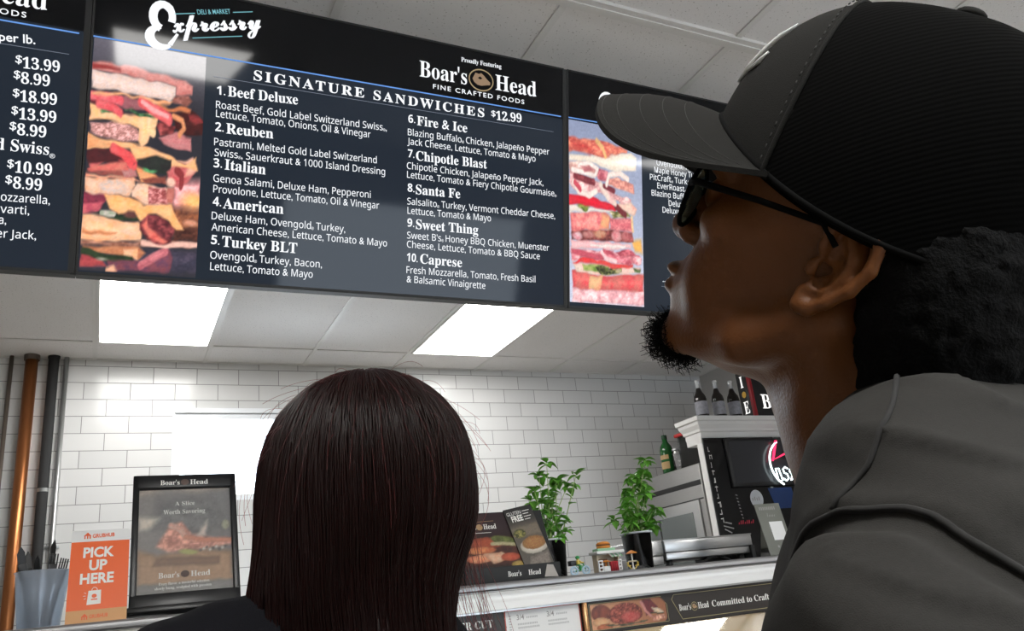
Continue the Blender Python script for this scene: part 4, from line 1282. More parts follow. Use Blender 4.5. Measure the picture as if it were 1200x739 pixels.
utensil('plastic_fork', 0.016, 0.004, -0.06, 0.20, 0.112, 0.4, 'black plastic fork leaning furthest right in the tub')

# orange pick-up sign
LB = math.radians(-20)
M_ORANGE = mat('orange_sign_print', srgb(238, 98, 30), rough=0.4)
M_ORANGE2 = mat('orange_sign_logo', srgb(232, 96, 40), rough=0.4)
M_TANB = mat('kraft_brown_band', srgb(214, 160, 106), rough=0.5)
Fc = lambda u, v, o=0.0: (u, -0.0016 - o, v)
t = thing('pick_up_sign', 'orange sign reading PICK UP HERE, standing between the cutlery tub and the framed poster', 'sign', (-0.004, 1.921, CT + 0.001), (LB, 0, 0))
b = MB(); b.box(-0.0555, 0.0545, -0.0015, 0.0015, 0.0, 0.200); b.build('card', M_PAPER, t)
b = MB(); quad(b, [(-0.0555, 0.026), (0.0545, 0.026), (0.0545, 0.1735), (-0.0555, 0.1735)], Fc, 0, 0.0003); quad(b, [(-0.0555, 0.0), (0.0545, 0.0), (0.0545, 0.026), (-0.0555, 0.026)], Fc, 1, 0.0003)
b.build('printed_panel', [M_ORANGE, M_TANB], t)
b = MB()
for s_, u0, u1, v in (('PICK', -0.0318, 0.0258, 0.1385), ('UP', -0.0195, 0.0140, 0.1100), ('HERE', -0.0345, 0.0275, 0.0812)):
    b = MB(); put_text(b, s_, u0, v, u1, v, 0.0215, Fc, 0, 1.0, 0.035, 0.0006); b.build('lettering', M_INKW, t)
def house_logo(b, x, z, s, m):
    quad(b, [(x, z + .45 * s), (x + .5 * s, z + s), (x + s, z + .45 * s)], Fc, m, 0.0007)
    for q in (0.08, 0.42, 0.76):
        quad(b, [(x + q * s, z), (x + (q + .17) * s, z), (x + (q + .17) * s, z + .5 * s), (x + q * s, z + .5 * s)], Fc, m, 0.0007)
b = MB()
house_logo(b, -0.0335, 0.180, 0.0145, 0); put_text(b, 'GRUBHUB', -0.0165, 0.1815, 0.0255, 0.183, 0.0085, Fc, 0, 1.0, 0.03, 0.0007)
b.build('orange_logo', M_ORANGE2, t); b = MB()
house_logo(b, -0.0280, 0.006, 0.0125, 0); put_text(b, 'GRUBHUB', -0.0130, 0.008, 0.0200, 0.009, 0.0075, Fc, 0, 1.0, 0.02, 0.0007)
b.build('orange_logo', M_ORANGE2, t)
b = MB()
quad(b, [(-0.0195, 0.036), (0.0060, 0.037), (0.0055, 0.066), (-0.0175, 0.0655)], Fc, 0, 0.0006)
hd = [(-0.0065 + 0.005 * math.cos(a), 0.066 + 0.006 * math.sin(a)) for a in [PI * q / 8 for q in range(9)]]
for p, q in zip(hd[:-1], hd[1:]): bar(b, p, q, 0.0012, Fc, 0, 0.0006)
for p, q in (((-0.025, 0.062), (-0.0215, 0.060)), ((-0.0265, 0.055), (-0.022, 0.055)), ((-0.025, 0.048), (-0.0215, 0.050))): bar(b, p, q, 0.0009, Fc, 0, 0.0006)
disc(b, (-0.0065, 0.054), 0.0045, 0.0042, Fc, 1, 0.0009); bar(b, (-0.012, 0.0465), (-0.0005, 0.047), 0.0026, Fc, 1, 0.0009)
b.build('bag_emblem', [M_INKW, M_ORANGE2], t)
b = MB(); b.box(-0.045, 0.045, 0.0015, 0.003, 0.001, 0.09); b.add([(-0.045, 0.003, 0.09), (0.045, 0.003, 0.09), (0.045, 0.052, 0.022), (-0.045, 0.052, 0.022)], [(0, 1, 2, 3)]); b.build('easel_back', M_PAPER, t)

# framed poster
t = thing('framed_poster', 'black framed glazed poster of sliced meats leaning back, just right of the orange sign', 'framed poster', (0.0555, 1.985, CT + 0.0065), (LB, 0, 0))
W_, H_ = 0.226, 0.332
b = MB(); m_ = 0.0135
b.rbox(0, m_, -0.008, 0.010, 0.012, H_, 0.002); b.rbox(W_ - m_, W_, -0.008, 0.010, 0.012, H_, 0.002); b.rbox(0, W_, -0.008, 0.010, H_ - 0.034, H_, 0.002); b.rbox(0, W_, -0.008, 0.010, 0.012, 0.043, 0.002)
b.box(0.002, W_ - 0.002, 0.003, 0.010, 0.014, H_ - 0.002)
b.build('frame', M_BLACKP, t)
b = MB(); b.rbox(-0.004, W_ + 0.004, -0.018, 0.014, 0.0, 0.013, 0.002); b.build('stand', M_BLACKP, t)
Fp = lambda u, v, o=0.0: (u, 0.0028 - o, v)
cv = Canvas(72, 92, (84, 80, 76), 0.2 / 0.256)
cv.fill(lambda u, v: np.stack([96 + 22 * v - 18 * u, 90 + 22 * v - 14 * u, 86 + 22 * v - 10 * u], -1))
cv.poly([(0, .92), (.3, 1), (.6, .95), (1, 1), (1, 1.1), (0, 1.1)], (176, 160, 146), (140, 126, 116), soft=.06)
cv.poly([(.2, .9), (.8, .9), (.95, .6), (.6, .55), (.15, .62)], (84, 82, 82), (98, 96, 94), soft=.12)
cv.poly([(0, .60), (.15, .62), (.22, .72), (0, .74)], (206, 196, 182), (180, 166, 150), soft=.05)
cv.poly([(0, .02), (1, .02), (1, .36), (.6, .40), (.2, .36), (0, .42)], (150, 112, 80), (126, 92, 64), soft=.05)
cv.poly([(.15, .26), (.85, .24), (.86, .32), (.2, .34)], (110, 74, 50), (92, 62, 44), soft=.03)
cv.poly([(.18, .44), (.34, .66), (.46, .68), (.56, .55), (.8, .50), (1, .49), (1, .42), (.7, .40), (.3, .38)], (168, 100, 82), (206, 146, 126), tex=.2, soft=.03)
cv.line([(.34, .64), (.44, .60), (.5, .52)], .03, (222, 186, 170), (196, 140, 122)); cv.poly([(.60, .52), (.74, .68), (.72, .52)], (206, 190, 178), (180, 160, 150), soft=.03)
cv.line([(.5, .52), (.7, .48), (1.0, .47)], .022, (206, 126, 96), (190, 110, 84)); cv.ell(.53, .375, .10, .026, (170, 166, 84), (146, 150, 80), rot=-.1)
for q in range(9): cv.ell(.66 + .034 * q, .385 + .012 * ((q * 7) % 3), .014, .012, (210, 206, 196) if q % 2 else (60, 56, 54), wob=0)
cv.poly([(0, 0), (1, 0), (1, .10), (0, .10)], (96, 92, 88), soft=.03); cv.ell(.94, .62, .04, .05, (150, 146, 120))
cv.c = 255 * (0.16 + 0.84 * cv.c / 255) * 1.12  # tones lifted: haze of light on the glazing painted into the picture
cv.build('poster_picture', Fp, m_, 0.043, W_ - m_, H_ - 0.034, M_PRINT, t, 0.0)
b = MB()
Fq = lambda u, v, o=0.0: (u, -0.0085 - o, v)
def two_words(b, u0, u1, v, h, F, m=0, lift=0.0):
    w = u1 - u0
    put_text(b, bold("Boar's"), u0, v, u0 + w * .40, v, h, F, m, 1.0, 0.0, lift); put_text(b, bold('Head'), u0 + w * .62, v, u1, v, h, F, m, 1.0, 0.0, lift)
two_words(b, 0.0575, 0.1625, 0.3045, 0.013, Fq)
disc(b, (0.111, 0.311), 0.009, 0.008, Fq, 1, 0.0)
two_words(b, 0.0570, 0.1640, 0.080, 0.013, Fp, 0, 0.0012)
disc(b, (0.1115, 0.087), 0.009, 0.008, Fp, 1, 0.0012)
put_text(b, bold('A Slice'), 0.0905, 0.2555, 0.1335, 0.2555, 0.0105, Fp, 0, 1.0, 0.0, 0.0012); put_text(b, bold('Worth Savoring'), 0.0655, 0.2335, 0.1560, 0.2345, 0.0115, Fp, 0, 1.0, 0.0, 0.0012)
put_text(b, bold('Every flavor, a masterful selection'), 0.058, 0.064, 0.162, 0.065, 0.0062, Fp, 0, 1.0, 0.0, 0.0012); put_text(b, bold('slowly hung, sculpted with passion'), 0.050, 0.054, 0.166, 0.055, 0.0062, Fp, 0, 1.0, 0.0, 0.0012)
b.build('lettering', [M_INKW, mat('dull_emblem_ink', (0.10, 0.06, 0.05))], t)
b = MB(); b.box(m_ - 0.001, W_ - m_ + 0.001, -0.0005, 0.0005, 0.042, H_ - 0.033); b.build('glazing', M_GLASS, t)
b = MB(); b.add([(0.07, 0.010, 0.22), (0.16, 0.010, 0.22), (0.16, 0.098, 0.038), (0.07, 0.098, 0.038), (0.07, 0.012, 0.223), (0.16, 0.012, 0.223), (0.16, 0.102, 0.038), (0.07, 0.102, 0.038)], [(0, 1, 2, 3), (4, 7, 6, 5), (0, 4, 5, 1), (2, 6, 7, 3), (0, 3, 7, 4), (1, 5, 6, 2)]); b.build('easel_leg', M_BLACKM, t)

# leaflet display box
t = thing('leaflet_display', 'black printed leaflet box with leaning header card, left of the first basil plant', 'display box', (0.806, 1.95, CT))
Wd = 0.272
b = MB()
b.rbox(0.0, Wd, 0.0, 0.0025, 0.0, 0.040, 0.0008); b.rbox(0.0, 0.0025, 0.0, 0.13, 0.0, 0.040, 0.0008); b.rbox(Wd - 0.0025, Wd, 0.0, 0.13, 0.0, 0.040, 0.0008); b.box(0.0, Wd, 0.0, 0.13, 0.0, 0.002); b.rbox(0, Wd, 0.1275, 0.13, 0, 0.05, 0.0008)
b.build('tray', M_BLACKM, t)
T3 = Matrix.Rotation(math.radians(-18), 4, 'X')
Fh = lambda u, v, o=0.0: tuple(T3 @ Vector((u, 0.010 - o, v)))
b = MB(); b.box(0.012, Wd - 0.004, 0.0102, 0.0125, 0.006, 0.196, 0, T3); b.build('header_card', M_BLACKM, t)
cv = Canvas(66, 72, (36, 26, 22), 0.15 / 0.19)
cv.fill(lambda u, v: np.stack([44 + 50 * np.clip(.5 - u, 0, 1) * v * 2, 28 + 20 * np.clip(.5 - u, 0, 1) * v * 2, 24 + 10 * v], -1))
cv.poly([(.0, .10), (1, .08), (1, .55), (.6, .6), (.2, .55), (0, .6)], (84, 44, 34), (54, 30, 26)); cv.ell(.4, .48, .30, .10, (176, 84, 56), (130, 60, 44))
cv.ell(.72, .50, .24, .08, (120, 130, 70), (70, 76, 40), rot=-.25); cv.line([(.5, .46), (.7, .45), (.9, .42)], .03, (220, 210, 170), (160, 150, 110))
cv.ell(.30, .36, .24, .06, (226, 150, 100), (190, 100, 66)); cv.ell(.26, .22, .22, .07, (236, 170, 130), (206, 110, 80)); cv.poly([(.32, .30), (.62, .32), (.75, .20), (.45, .12)], (226, 190, 160), (206, 150, 120))
cv.ell(.75, .22, .16, .07, (206, 100, 70), (170, 70, 50)); cv.ell(.86, .08, .12, .06, (206, 170, 90), (150, 130, 60))
cv.build('sandwich_picture', Fh, 0.014, 0.036, 0.190, 0.194, M_PRINT, t, 0.0004)
b = MB(); two_words(b, 0.028, 0.124, 0.150, 0.014, Fh, 0, 0.0008); disc(b, (0.076, 0.156), 0.009, 0.0085, Fh, 1, 0.0008); bar(b, (0.048, 0.140), (0.106, 0.140), 0.0012, Fh, 0, 0.0008); bar(b, (0.033, 0.170), (0.12, 0.172), 0.0010, Fh, 1, 0.0008)
Ff = lambda u, v, o=0.0: (u, -0.0004 - o, v)
two_words(b, 0.118, 0.212, 0.014, 0.013, Ff, 0, 0.0)
b.build('lettering', [M_INKW, M_INKTAN], t)
b = MB(); quad(b, [(0.222, 0.006), (0.262, 0.004), (0.250, 0.034), (0.232, 0.036)], Ff, 0, 0.0); b.build('printed_patch', mat('pale_print', (0.42, 0.38, 0.34), rough=.5), t)
lf = thing('gluten_free_leaflet', 'gluten free leaflet with a pasta bowl, tucked askew into the right of the leaflet box', 'leaflet', (0.806 + 0.178, 1.952, CT + 0.003), (math.radians(-18), math.radians(-9), 0))
b = MB(); b.box(0.004, 0.088, 0.0045, 0.0070, 0.022, 0.196); b.build('card', M_BLACKM, lf)
cv = Canvas(40, 84, (60, 58, 56), .09 / .218)
cv.fill(lambda u, v: np.stack([92 - 52 * np.clip((v - .6) * 3, 0, 1), 86 - 48 * np.clip((v - .6) * 3, 0, 1), 78 - 40 * np.clip((v - .6) * 3, 0, 1)], -1))
cv.poly([(0, .5), (1, .5), (1, .72), (0, .7)], (130, 116, 100), (104, 96, 86), soft=.08); cv.ell(.25, .58, .22, .07, (60, 66, 36), (170, 160, 90)); cv.ell(.6, .36, .50, .13, (222, 214, 200), (196, 186, 172)); cv.ell(.62, .40, .42, .105, (196, 150, 90), (130, 80, 50), tex=.3, ts=40)
cv.poly([(.1, .0), (.9, .0), (1, .24), (.3, .20)], (150, 140, 130), (110, 100, 92))
Fl2 = lambda u, v, o=0.0: (u, 0.0043 - o, v)
cv.build('pasta_picture', Fl2, 0.004, 0.022, 0.088, 0.196, M_PRINT, lf, 0.0002)
b = MB(); put_text(b, 'GLUTEN', 0.009, 0.176, 0.052, 0.176, 0.010, Fl2, 0, 1.0, 0.0, 0.0008); put_text(b, 'FREE', 0.018, 0.157, 0.052, 0.157, 0.016, Fl2, 0, 1.0, 0.03, 0.0008)
for q in range(4): bar(b, (0.056, 0.182 - q * 0.008), (0.078 - (q % 2) * 0.005, 0.182 - q * 0.008), 0.0018, Fl2, 0, 0.0008)
b.build('lettering', M_INKW, lf)

# basil plants
M_LEAF = mat('basil_leaf_green', (0.15, 0.40, 0.05), rough=0.42, var=0.45, vscale=40, sss=0.0, spec=0.4)
M_STEM = mat('pale_green_stem', (0.30, 0.42, 0.14), rough=0.5)
M_SOIL = mat('dark_potting_soil', (0.016, 0.013, 0.011), rough=0.95, bump=0.6, bscale=300)
M_RIM_HIGHLIGHT = mat('painted_rim_highlight', (0.62, 0.66, 0.68), rough=.25)  # pale ring colour paints the highlight along the clear cup's edge
def basil(x, y, label, clusters, cup_r, cup_h, soil_h, seed):
    r = random.Random(seed)
    t = thing('basil_plant', label, 'potted plant', (x, y, CT))
    k = cup_r / 0.043
    MB().lathe([(0.034 * k, 0.0), (0.036 * k, 0.001), (0.0425 * k, cup_h - 0.004), (0.045 * k, cup_h - 0.003), (0.045 * k, cup_h), (0.0415 * k, cup_h), (0.0345 * k, 0.003), (0.0, 0.003)], 28).build('clear_cup', M_GLASS, t)
    MB().lathe([(0.0445 * k, cup_h - 0.004), (0.0465 * k, cup_h - 0.003), (0.0465 * k, cup_h + 0.001), (0.044 * k, cup_h + 0.001)], 28).build('cup_rim_highlight', M_RIM_HIGHLIGHT, t)
    MB().lathe([(0.0, 0.0035), (0.0335 * k, 0.0035), (0.0385 * k, soil_h), (0.02 * k, soil_h + 0.004), (0.0, soil_h + 0.002)], 24).build('soil', M_SOIL, t)
    st, lv = MB(), MB()
    def leaf(p, az, el, L, W):
        d = Vector((math.cos(az) * math.cos(el), math.sin(az) * math.cos(el), math.sin(el)))
        s = d.cross(Vector((0, 0, 1))).normalized()
        n = s.cross(d)
        P = []
        for i in range(6):
            a = i / 5
            w = W * math.sin(PI * (a ** 0.8)) if 0 < i < 5 else 0.0005
            c = p + d * (L * a) - n * (L * 0.35 * a * a)
            P.append([c + s * (w * q) + n * (abs(q) * w * 0.45) for q in (-1, -0.5, 0, 0.5, 1)])
        lv.grid(P)
    for i, (cx, cz) in enumerate(clusters):
        cy = r.uniform(-0.04, 0.02)
        tip = Vector((cx, cy, cz))
        base = Vector((r.uniform(-0.02, 0.02), r.uniform(-0.02, 0.02), soil_h))
        mid = base.lerp(tip, 0.55) + Vector((r.uniform(-0.008, 0.008), r.uniform(-0.008, 0.008), 0.012))
        st.tube([base, mid, tip], [0.0018, 0.0014, 0.0009], 6)
        n = r.randint(6, 9)
        a0 = r.uniform(0, 6)
        for q in range(n):
            leaf(tip - Vector((0, 0, 0.003 * (q // 2))), a0 + q * 2.4, r.uniform(-0.5, 0.75), r.uniform(0.024, 0.040), r.uniform(0.009, 0.0145))
        for q in range(2):
            leaf(base.lerp(tip, 0.6 + 0.25 * q), r.uniform(0, 6.3), r.uniform(-0.4, 0.4), r.uniform(0.02, 0.032), 0.010)
    st.build('stems', M_STEM, t)
    lv.build('foliage', M_LEAF, t)
    return t
basil(1.139, 2.11, 'airy basil plant in a clear cup behind the leaflet display box', [(0.008, 0.324), (-0.004, 0.296), (-0.041, 0.246), (-0.036, 0.224), (0.048, 0.282), (0.061, 0.272), (0.105, 0.291), (0.092, 0.266), (0.020, 0.246), (0.030, 0.231), (-0.006, 0.213), (0.020, 0.202), (0.027, 0.173), (-0.012, 0.170), (0.050, 0.157), (0.000, 0.140), (0.035, 0.129), (0.014, 0.116), (-0.027, 0.187)], 0.047, 0.108, 0.066, 3)
basil(1.449, 2.13, 'dense tall basil plant in a clear cup behind the toy deli stall', [(0.061, 0.329), (0.063, 0.302), (0.051, 0.291), (0.020, 0.286), (0.008, 0.271), (0.068, 0.279), (0.032, 0.259), (0.003, 0.244), (0.069, 0.247), (0.032, 0.227), (-0.007, 0.223), (0.078, 0.225), (-0.036, 0.203), (-0.049, 0.183), (-0.063, 0.157), (-0.022, 0.176), (0.001, 0.164), (0.029, 0.173), (0.055, 0.177), (0.063, 0.151), (-0.015, 0.144), (0.016, 0.137), (0.040, 0.131), (-0.007, 0.118), (-0.040, 0.146), (0.080, 0.171)], 0.046, 0.112, 0.068, 4)


# toy delivery bicycle
M_TGRN = mat('toy_green', (0.03, 0.30, 0.08), rough=0.35); M_TYEL = mat('toy_yellow', (0.75, 0.55, 0.10), rough=0.35); M_TWHT = mat('toy_white', (0.78, 0.78, 0.76), rough=0.4)
M_TLBL = mat('toy_pale_blue', (0.45, 0.62, 0.75), rough=0.4); M_TORG = mat('toy_orange', (0.72, 0.26, 0.04), rough=0.45); M_TRED = mat('toy_red', (0.45, 0.02, 0.03), rough=0.4)
M_TTAN = mat('toy_tan', (0.62, 0.52, 0.38), rough=0.5); M_TGRY = mat('toy_grey', (0.20, 0.21, 0.22), rough=0.5); M_TBRN = mat('toy_brown', (0.16, 0.07, 0.03), rough=0.5); M_TMINT = mat('toy_mint_green', (0.30, 0.55, 0.34), rough=0.45)
def ring(mb, c, R, r, axis='y', n=20, m=6):
    P = []
    for i in range(n):
        a = 2 * PI * i / n
        row = []
        for j in range(m + 1):
            b = 2 * PI * j / m
            q = R + r * math.cos(b)
            row.append((c[0] + q * math.cos(a), c[1] + r * math.sin(b), c[2] + q * math.sin(a)) if axis == 'y' else (c[0] + q * math.cos(a), c[1] + q * math.sin(a), c[2] + r * math.sin(b)))
        P.append(row)
    mb.grid(P, closed_u=True)
t = thing('toy_delivery_bike', 'tiny toy bicycle with a green rider and black box, alone on the counter', 'toy', (1.137, 1.955, CT))
for x in (-0.017, 0.019):
    b = MB(); ring(b, (x, 0, 0.0125), 0.0100, 0.0030); b.cyl((x, -0.0015, 0.0125), (x, 0.0015, 0.0125), 0.003, n=8)
    for q in range(3):
        a = q * PI / 3
        b.tube([(x - 0.0105 * math.cos(a), 0, 0.0125 - 0.0105 * math.sin(a)), (x + 0.0105 * math.cos(a), 0, 0.0125 + 0.0105 * math.sin(a))], 0.0007, 5)
    b.build('wheel', M_TLBL, t)
b = MB(); b.tube([(-0.017, 0, 0.0125), (-0.004, 0, 0.012), (0.012, 0, 0.024), (-0.009, 0, 0.026), (-0.004, 0, 0.012)], 0.0016, 6); b.tube([(0.019, 0, 0.0125), (0.013, 0, 0.027), (0.011, 0, 0.031)], 0.0015, 6); b.tube([(0.011, -0.007, 0.031), (0.011, 0.007, 0.031)], 0.0013, 6); b.rbox(-0.013, -0.004, -0.003, 0.003, 0.026, 0.029, 0.001); b.build('bike_frame', M_TGRN, t)
b = MB(); b.rbox(-0.030, -0.013, -0.009, 0.009, 0.026, 0.039, 0.001); b.build('delivery_box', M_BLACKP, t)
b = MB(); b.rbox(-0.008, 0.001, -0.006, 0.006, 0.028, 0.039, 0.0015); b.tube([(-0.002, -0.007, 0.037), (0.004, -0.007, 0.033), (0.011, -0.006, 0.032)], 0.0018, 6); b.tube([(-0.002, 0.007, 0.037), (0.004, 0.007, 0.033), (0.011, 0.006, 0.032)], 0.0018, 6); b.ball((-0.003, 0, 0.0435), 0.0042, 12, 8); b.build('rider', M_TYEL, t)
b = MB(); b.ball((-0.003, 0, 0.0462), (0.0062, 0.0058, 0.0050), 12, 8); b.rbox(-0.001, 0.005, -0.003, 0.003, 0.0452, 0.0462, 0.0004); b.tube([(-0.006, -0.003, 0.029), (0.002, -0.004, 0.024), (-0.001, -0.004, 0.012)], 0.0032, 6); b.tube([(-0.006, 0.003, 0.029), (0.003, 0.004, 0.026), (0.001, 0.004, 0.017)], 0.0032, 6); b.build('green_cap_and_trousers', M_TGRN, t)

# toy deli stall
t = thing('toy_deli_stall', 'small toy deli stall with a white roof, striped awning and a giant sandwich on top', 'toy', (1.250, 1.985, CT))
b = MB(); b.rbox(-0.048, 0.062, -0.024, 0.028, 0.0, 0.004, 0.001); b.build('base_plate', M_TGRY, t)
b = MB(); b.box(-0.038, -0.034, 0.0, 0.024, 0.004, 0.050); b.box(0.030, 0.034, 0.0, 0.024, 0.004, 0.050); b.box(-0.034, 0.030, 0.021, 0.024, 0.004, 0.050); b.build('wall', M_TTAN, t)
b = MB(); b.rbox(-0.046, 0.042, -0.018, 0.028, 0.051, 0.0585, 0.001); b.build('roof', M_TWHT, t)
b = MB(); b.rbox(-0.036, 0.020, -0.008, 0.022, 0.0585, 0.066, 0.001); b.build('roof_block', M_TMINT, t)
b = MB(); b.lathe([(0.0, 0.066), (0.019, 0.066), (0.021, 0.069), (0.019, 0.073), (0.0, 0.073)], 20, 0, Matrix.Translation((-0.010, 0.004, 0)), sy=.75); b.lathe([(0.0, 0.076), (0.019, 0.076), (0.021, 0.078), (0.015, 0.083), (0.0, 0.085)], 20, 0, Matrix.Translation((-0.010, 0.004, 0)), sy=.75)
b.build('toy_sandwich', M_TORG, t)
b = MB(); b.lathe([(0.0, 0.073), (0.0205, 0.073), (0.0215, 0.0745), (0.0205, 0.076), (0.0, 0.076)], 16, 0, Matrix.Translation((-0.010, 0.004, 0)), sy=.78); b.build('sandwich_filling', M_TBRN, t)
b = MB()
for q in range(6):
    x = 0.0 + q * 0.0065
    b.add([(x, 0.0, 0.051), (x + 0.0065, 0.0, 0.051), (x + 0.0065, -0.012, 0.043), (x + 0.00325, -0.013, 0.0395), (x, -0.012, 0.043)], [(0, 1, 2, 3, 4)], q % 2)
b.build('awning', [M_TWHT, M_TMINT], t)
b = MB(); b.rbox(0.003, 0.024, -0.004, 0.006, 0.004, 0.030, 0.001); b.build('counter_front', M_TRED, t)
b = MB(); b.rbox(-0.024, 0.000, 0.008, 0.018, 0.004, 0.038, 0.001); b.build('shop_interior', M_TBRN, t)
for x0, x1, n_ in ((-0.043, -0.028, 3), (0.026, 0.037, 3)):
    b = MB(); y = -0.014 if x0 < 0 else -0.006
    b.rbox(x0, x0 + 0.003, y, y + 0.004, 0.004, 0.034, 0.0006); b.rbox(x1 - 0.003, x1, y, y + 0.004, 0.004, 0.034, 0.0006)
    for q in range(n_ + 1): b.rbox(x0 + 0.002, x1 - 0.002, y, y + 0.004, 0.004 + q * 0.009, 0.0075 + q * 0.009, 0.0006)
    b.build('crate_shelf', M_TWHT, t)
b = MB(); b.rbox(-0.028, -0.008, -0.016, -0.006, 0.004, 0.018, 0.001); b.build('serving_block', M_TWHT, t)
b = MB(); b.lathe([(0.0, 0.029), (0.012, 0.029), (0.0125, 0.031), (0.0, 0.034)], 16, 0, Matrix.Translation((-0.018, -0.010, 0))); b.cyl((-0.018, -0.010, 0.018), (-0.018, -0.010, 0.029), 0.002, n=8); b.build('order_table', M_TORG, t)
b = MB()
for x in (0.008, 0.014, 0.019): b.cyl((x, -0.010, 0.004), (x, -0.010, 0.028), 0.002, n=8)
b.build('menu_posts', M_TRED, t)
t = thing('toy_parasol_table', 'toy café table with an orange parasol beside the toy deli stall', 'toy', (1.326, 1.985, CT))
b = MB(); b.lathe([(0.008, 0.0), (0.008, 0.002), (0.004, 0.004), (0.002, 0.012), (0.0016, 0.05), (0.0, 0.051)], 12); b.build('pole', M_TWHT, t)
b = MB(); b.lathe([(0.016, 0.046), (0.015, 0.048), (0.004, 0.054), (0.0, 0.0555)], 8, smooth=False); b.lathe([(0.0, 0.046), (0.016, 0.046)], 8); b.build('parasol', M_TORG, t)
b = MB(); b.lathe([(0.0, 0.024), (0.013, 0.024), (0.013, 0.027), (0.0, 0.027)], 16); b.build('table_top', M_TTAN, t)
for x in (-0.013, 0.013):
    b = MB(); b.rbox(x - 0.004, x + 0.004, -0.004, 0.004, 0.012, 0.015, 0.0006); b.rbox(x - 0.004 if x < 0 else x + 0.0025, x - 0.0025 if x < 0 else x + 0.004, -0.004, 0.004, 0.015, 0.024, 0.0006); b.tube([(x, 0, 0.012), (x * .3, 0, 0.004)], 0.0014, 6); b.build('chair', M_TYEL, t)

# stainless counter appliance
t = thing('counter_appliance', 'low stainless steel counter appliance with a black cord underneath, right of the basil plants', 'appliance', (1.730, 2.34, CT))
b = MB(); b.rbox(-0.125, 0.235, -0.13, 0.15, 0.050, 0.088, 0.003); b.rbox(-0.130, 0.236, -0.132, 0.15, 0.086, 0.090, 0.001); b.rbox(-0.12, 0.225, -0.125, 0.14, 0.028, 0.050, 0.002); b.build('body', M_STEEL, t)
b = MB(); b.rbox(-0.235, -0.128, -0.125, 0.10, 0.044, 0.092, 0.003); b.build('side_tray', mat('bright_steel', (0.62, 0.63, 0.64), rough=.22, metal=.9), t)
b = MB(); b.rbox(-0.235, -0.128, -0.120, 0.09, 0.016, 0.043, 0.002); b.build('side_tray_base', M_STEEL, t)
b = MB(); b.rbox(0.222, 0.238, -0.135, 0.14, 0.004, 0.052, 0.002); b.build('end_foot', M_BLACKM, t)
for x, y in ((-0.18, -0.09), (-0.095, -0.10), (0.20, -0.10), (-0.095, 0.10), (0.20, 0.10), (-0.18, 0.07)):
    b = MB(); b.lathe([(0.014, 0.0), (0.013, 0.006), (0.011, 0.03), (0.0, 0.03)], 14); b.build('foot', M_STEEL if x == -0.18 else M_BLACKM, t, (x, y, 0))
pts = [(-0.02, -0.10, 0.005), (0.02, -0.115, 0.006), (0.05, -0.115, 0.022), (0.09, -0.112, 0.030), (0.13, -0.11, 0.018), (0.16, -0.10, 0.006), (0.10, -0.09, 0.006), (0.03, -0.105, 0.008), (0.0, -0.11, 0.018), (0.05, -0.118, 0.012), (0.12, -0.115, 0.007), (0.20, -0.10, 0.005)]
sm = []
for i in range(len(pts) - 1):
    for k in range(6):
        sm.append(tuple(Vector(pts[i]).lerp(Vector(pts[i + 1]), k / 6)))
b = MB(); b.tube(sm, 0.0045, 8); b.build('cord', M_BLACKM, t)

# card stand (its square code is left blank)
t = thing('card_stand', 'grey green counter card with a blank white square, beside the man in the cap', 'card stand', (1.890, 2.0, CT), (math.radians(-10), 0, 0))
b = MB(); b.rbox(-0.050, 0.052, -0.0015, 0.0015, 0.0, 0.166, 0.0005); b.build('card', mat('olive_grey_card', (0.16, 0.165, 0.14), rough=.5), t)
b = MB(); Fk = lambda u, v, o=0.0: (u, -0.0017 - o, v)
quad(b, [(-0.014, 0.050), (0.040, 0.050), (0.040, 0.108), (-0.014, 0.108)], Fk, 0, 0.0); b.build('white_square', M_PAPER, t)
b = MB(); [bar(b, (-0.034 + .0075 * k, 0.146), (-0.034 + .0075 * k, 0.156), 0.004, Fk) for k in range(9)]; [bar(b, (-0.012 + .007 * k, 0.124), (-0.009 + .007 * k, 0.124 + (.012 if k == 0 else .006)), 0.002, Fk) for k in range(5)]; disc(b, (-0.006, 0.030), 0.004, 0.004, Fk); b.build('printed_marks', M_INKG, t)
b = MB(); b.add([(-0.04, 0.0015, 0.12), (0.04, 0.0015, 0.12), (0.04, 0.055, 0.012), (-0.04, 0.055, 0.012)], [(0, 1, 2, 3)]); b.rbox(-0.05, 0.052, -0.012, 0.03, -0.001, 0.004, 0.001); b.build('stand_back', M_GLASS, t)

# ------------------------------------------------------------------ pipes on the tiled wall
M_COPPER = mat('tarnished_copper', (0.42, 0.16, 0.06), rough=0.32, metal=0.85, var=0.35, vscale=14, stretch=(1, 1, .25))
M_PIPEK = mat('black_pipe_insulation', (0.022, 0.022, 0.023), rough=0.8, bump=0.4, bscale=120)
M_IRON = mat('dull_iron', (0.16, 0.13, 0.11), rough=0.5, metal=0.6, var=.3)
M_COND = mat('galvanised_conduit', (0.45, 0.46, 0.46), rough=0.35, metal=0.85)
def pipe(name, x, r, m, label, extra, cut=ZC):
    t = thing(name, label, 'pipe', (x, YB - r - 0.012, 0.0), group='upright pipes on the tiled wall')
    b = MB(); b.cyl((0, 0, 0.0), (0, 0, cut), r, n=24); b.build('pipe', m, t)
    extra(t, r)
    return t
def clamp(z):
    def f(t, r):
        b = MB(); ring(b, (0, 0, z), r + 0.001, 0.003, 'z', 20, 6); b.rbox(-r - 0.022, r + 0.022, r + 0.004, r + 0.012, z - 0.008, z + 0.008, 0.001); b.build('clamp', M_COND, t)
    return f
def collar(z0, z1, dr, m):
    def f(t, r):
        b = MB(); b.lathe([(r + .0005, z0), (r + dr, z0), (r + dr, z1), (r + .0005, z1)], 24, smooth=False); b.build('collar', m, t)
    return f
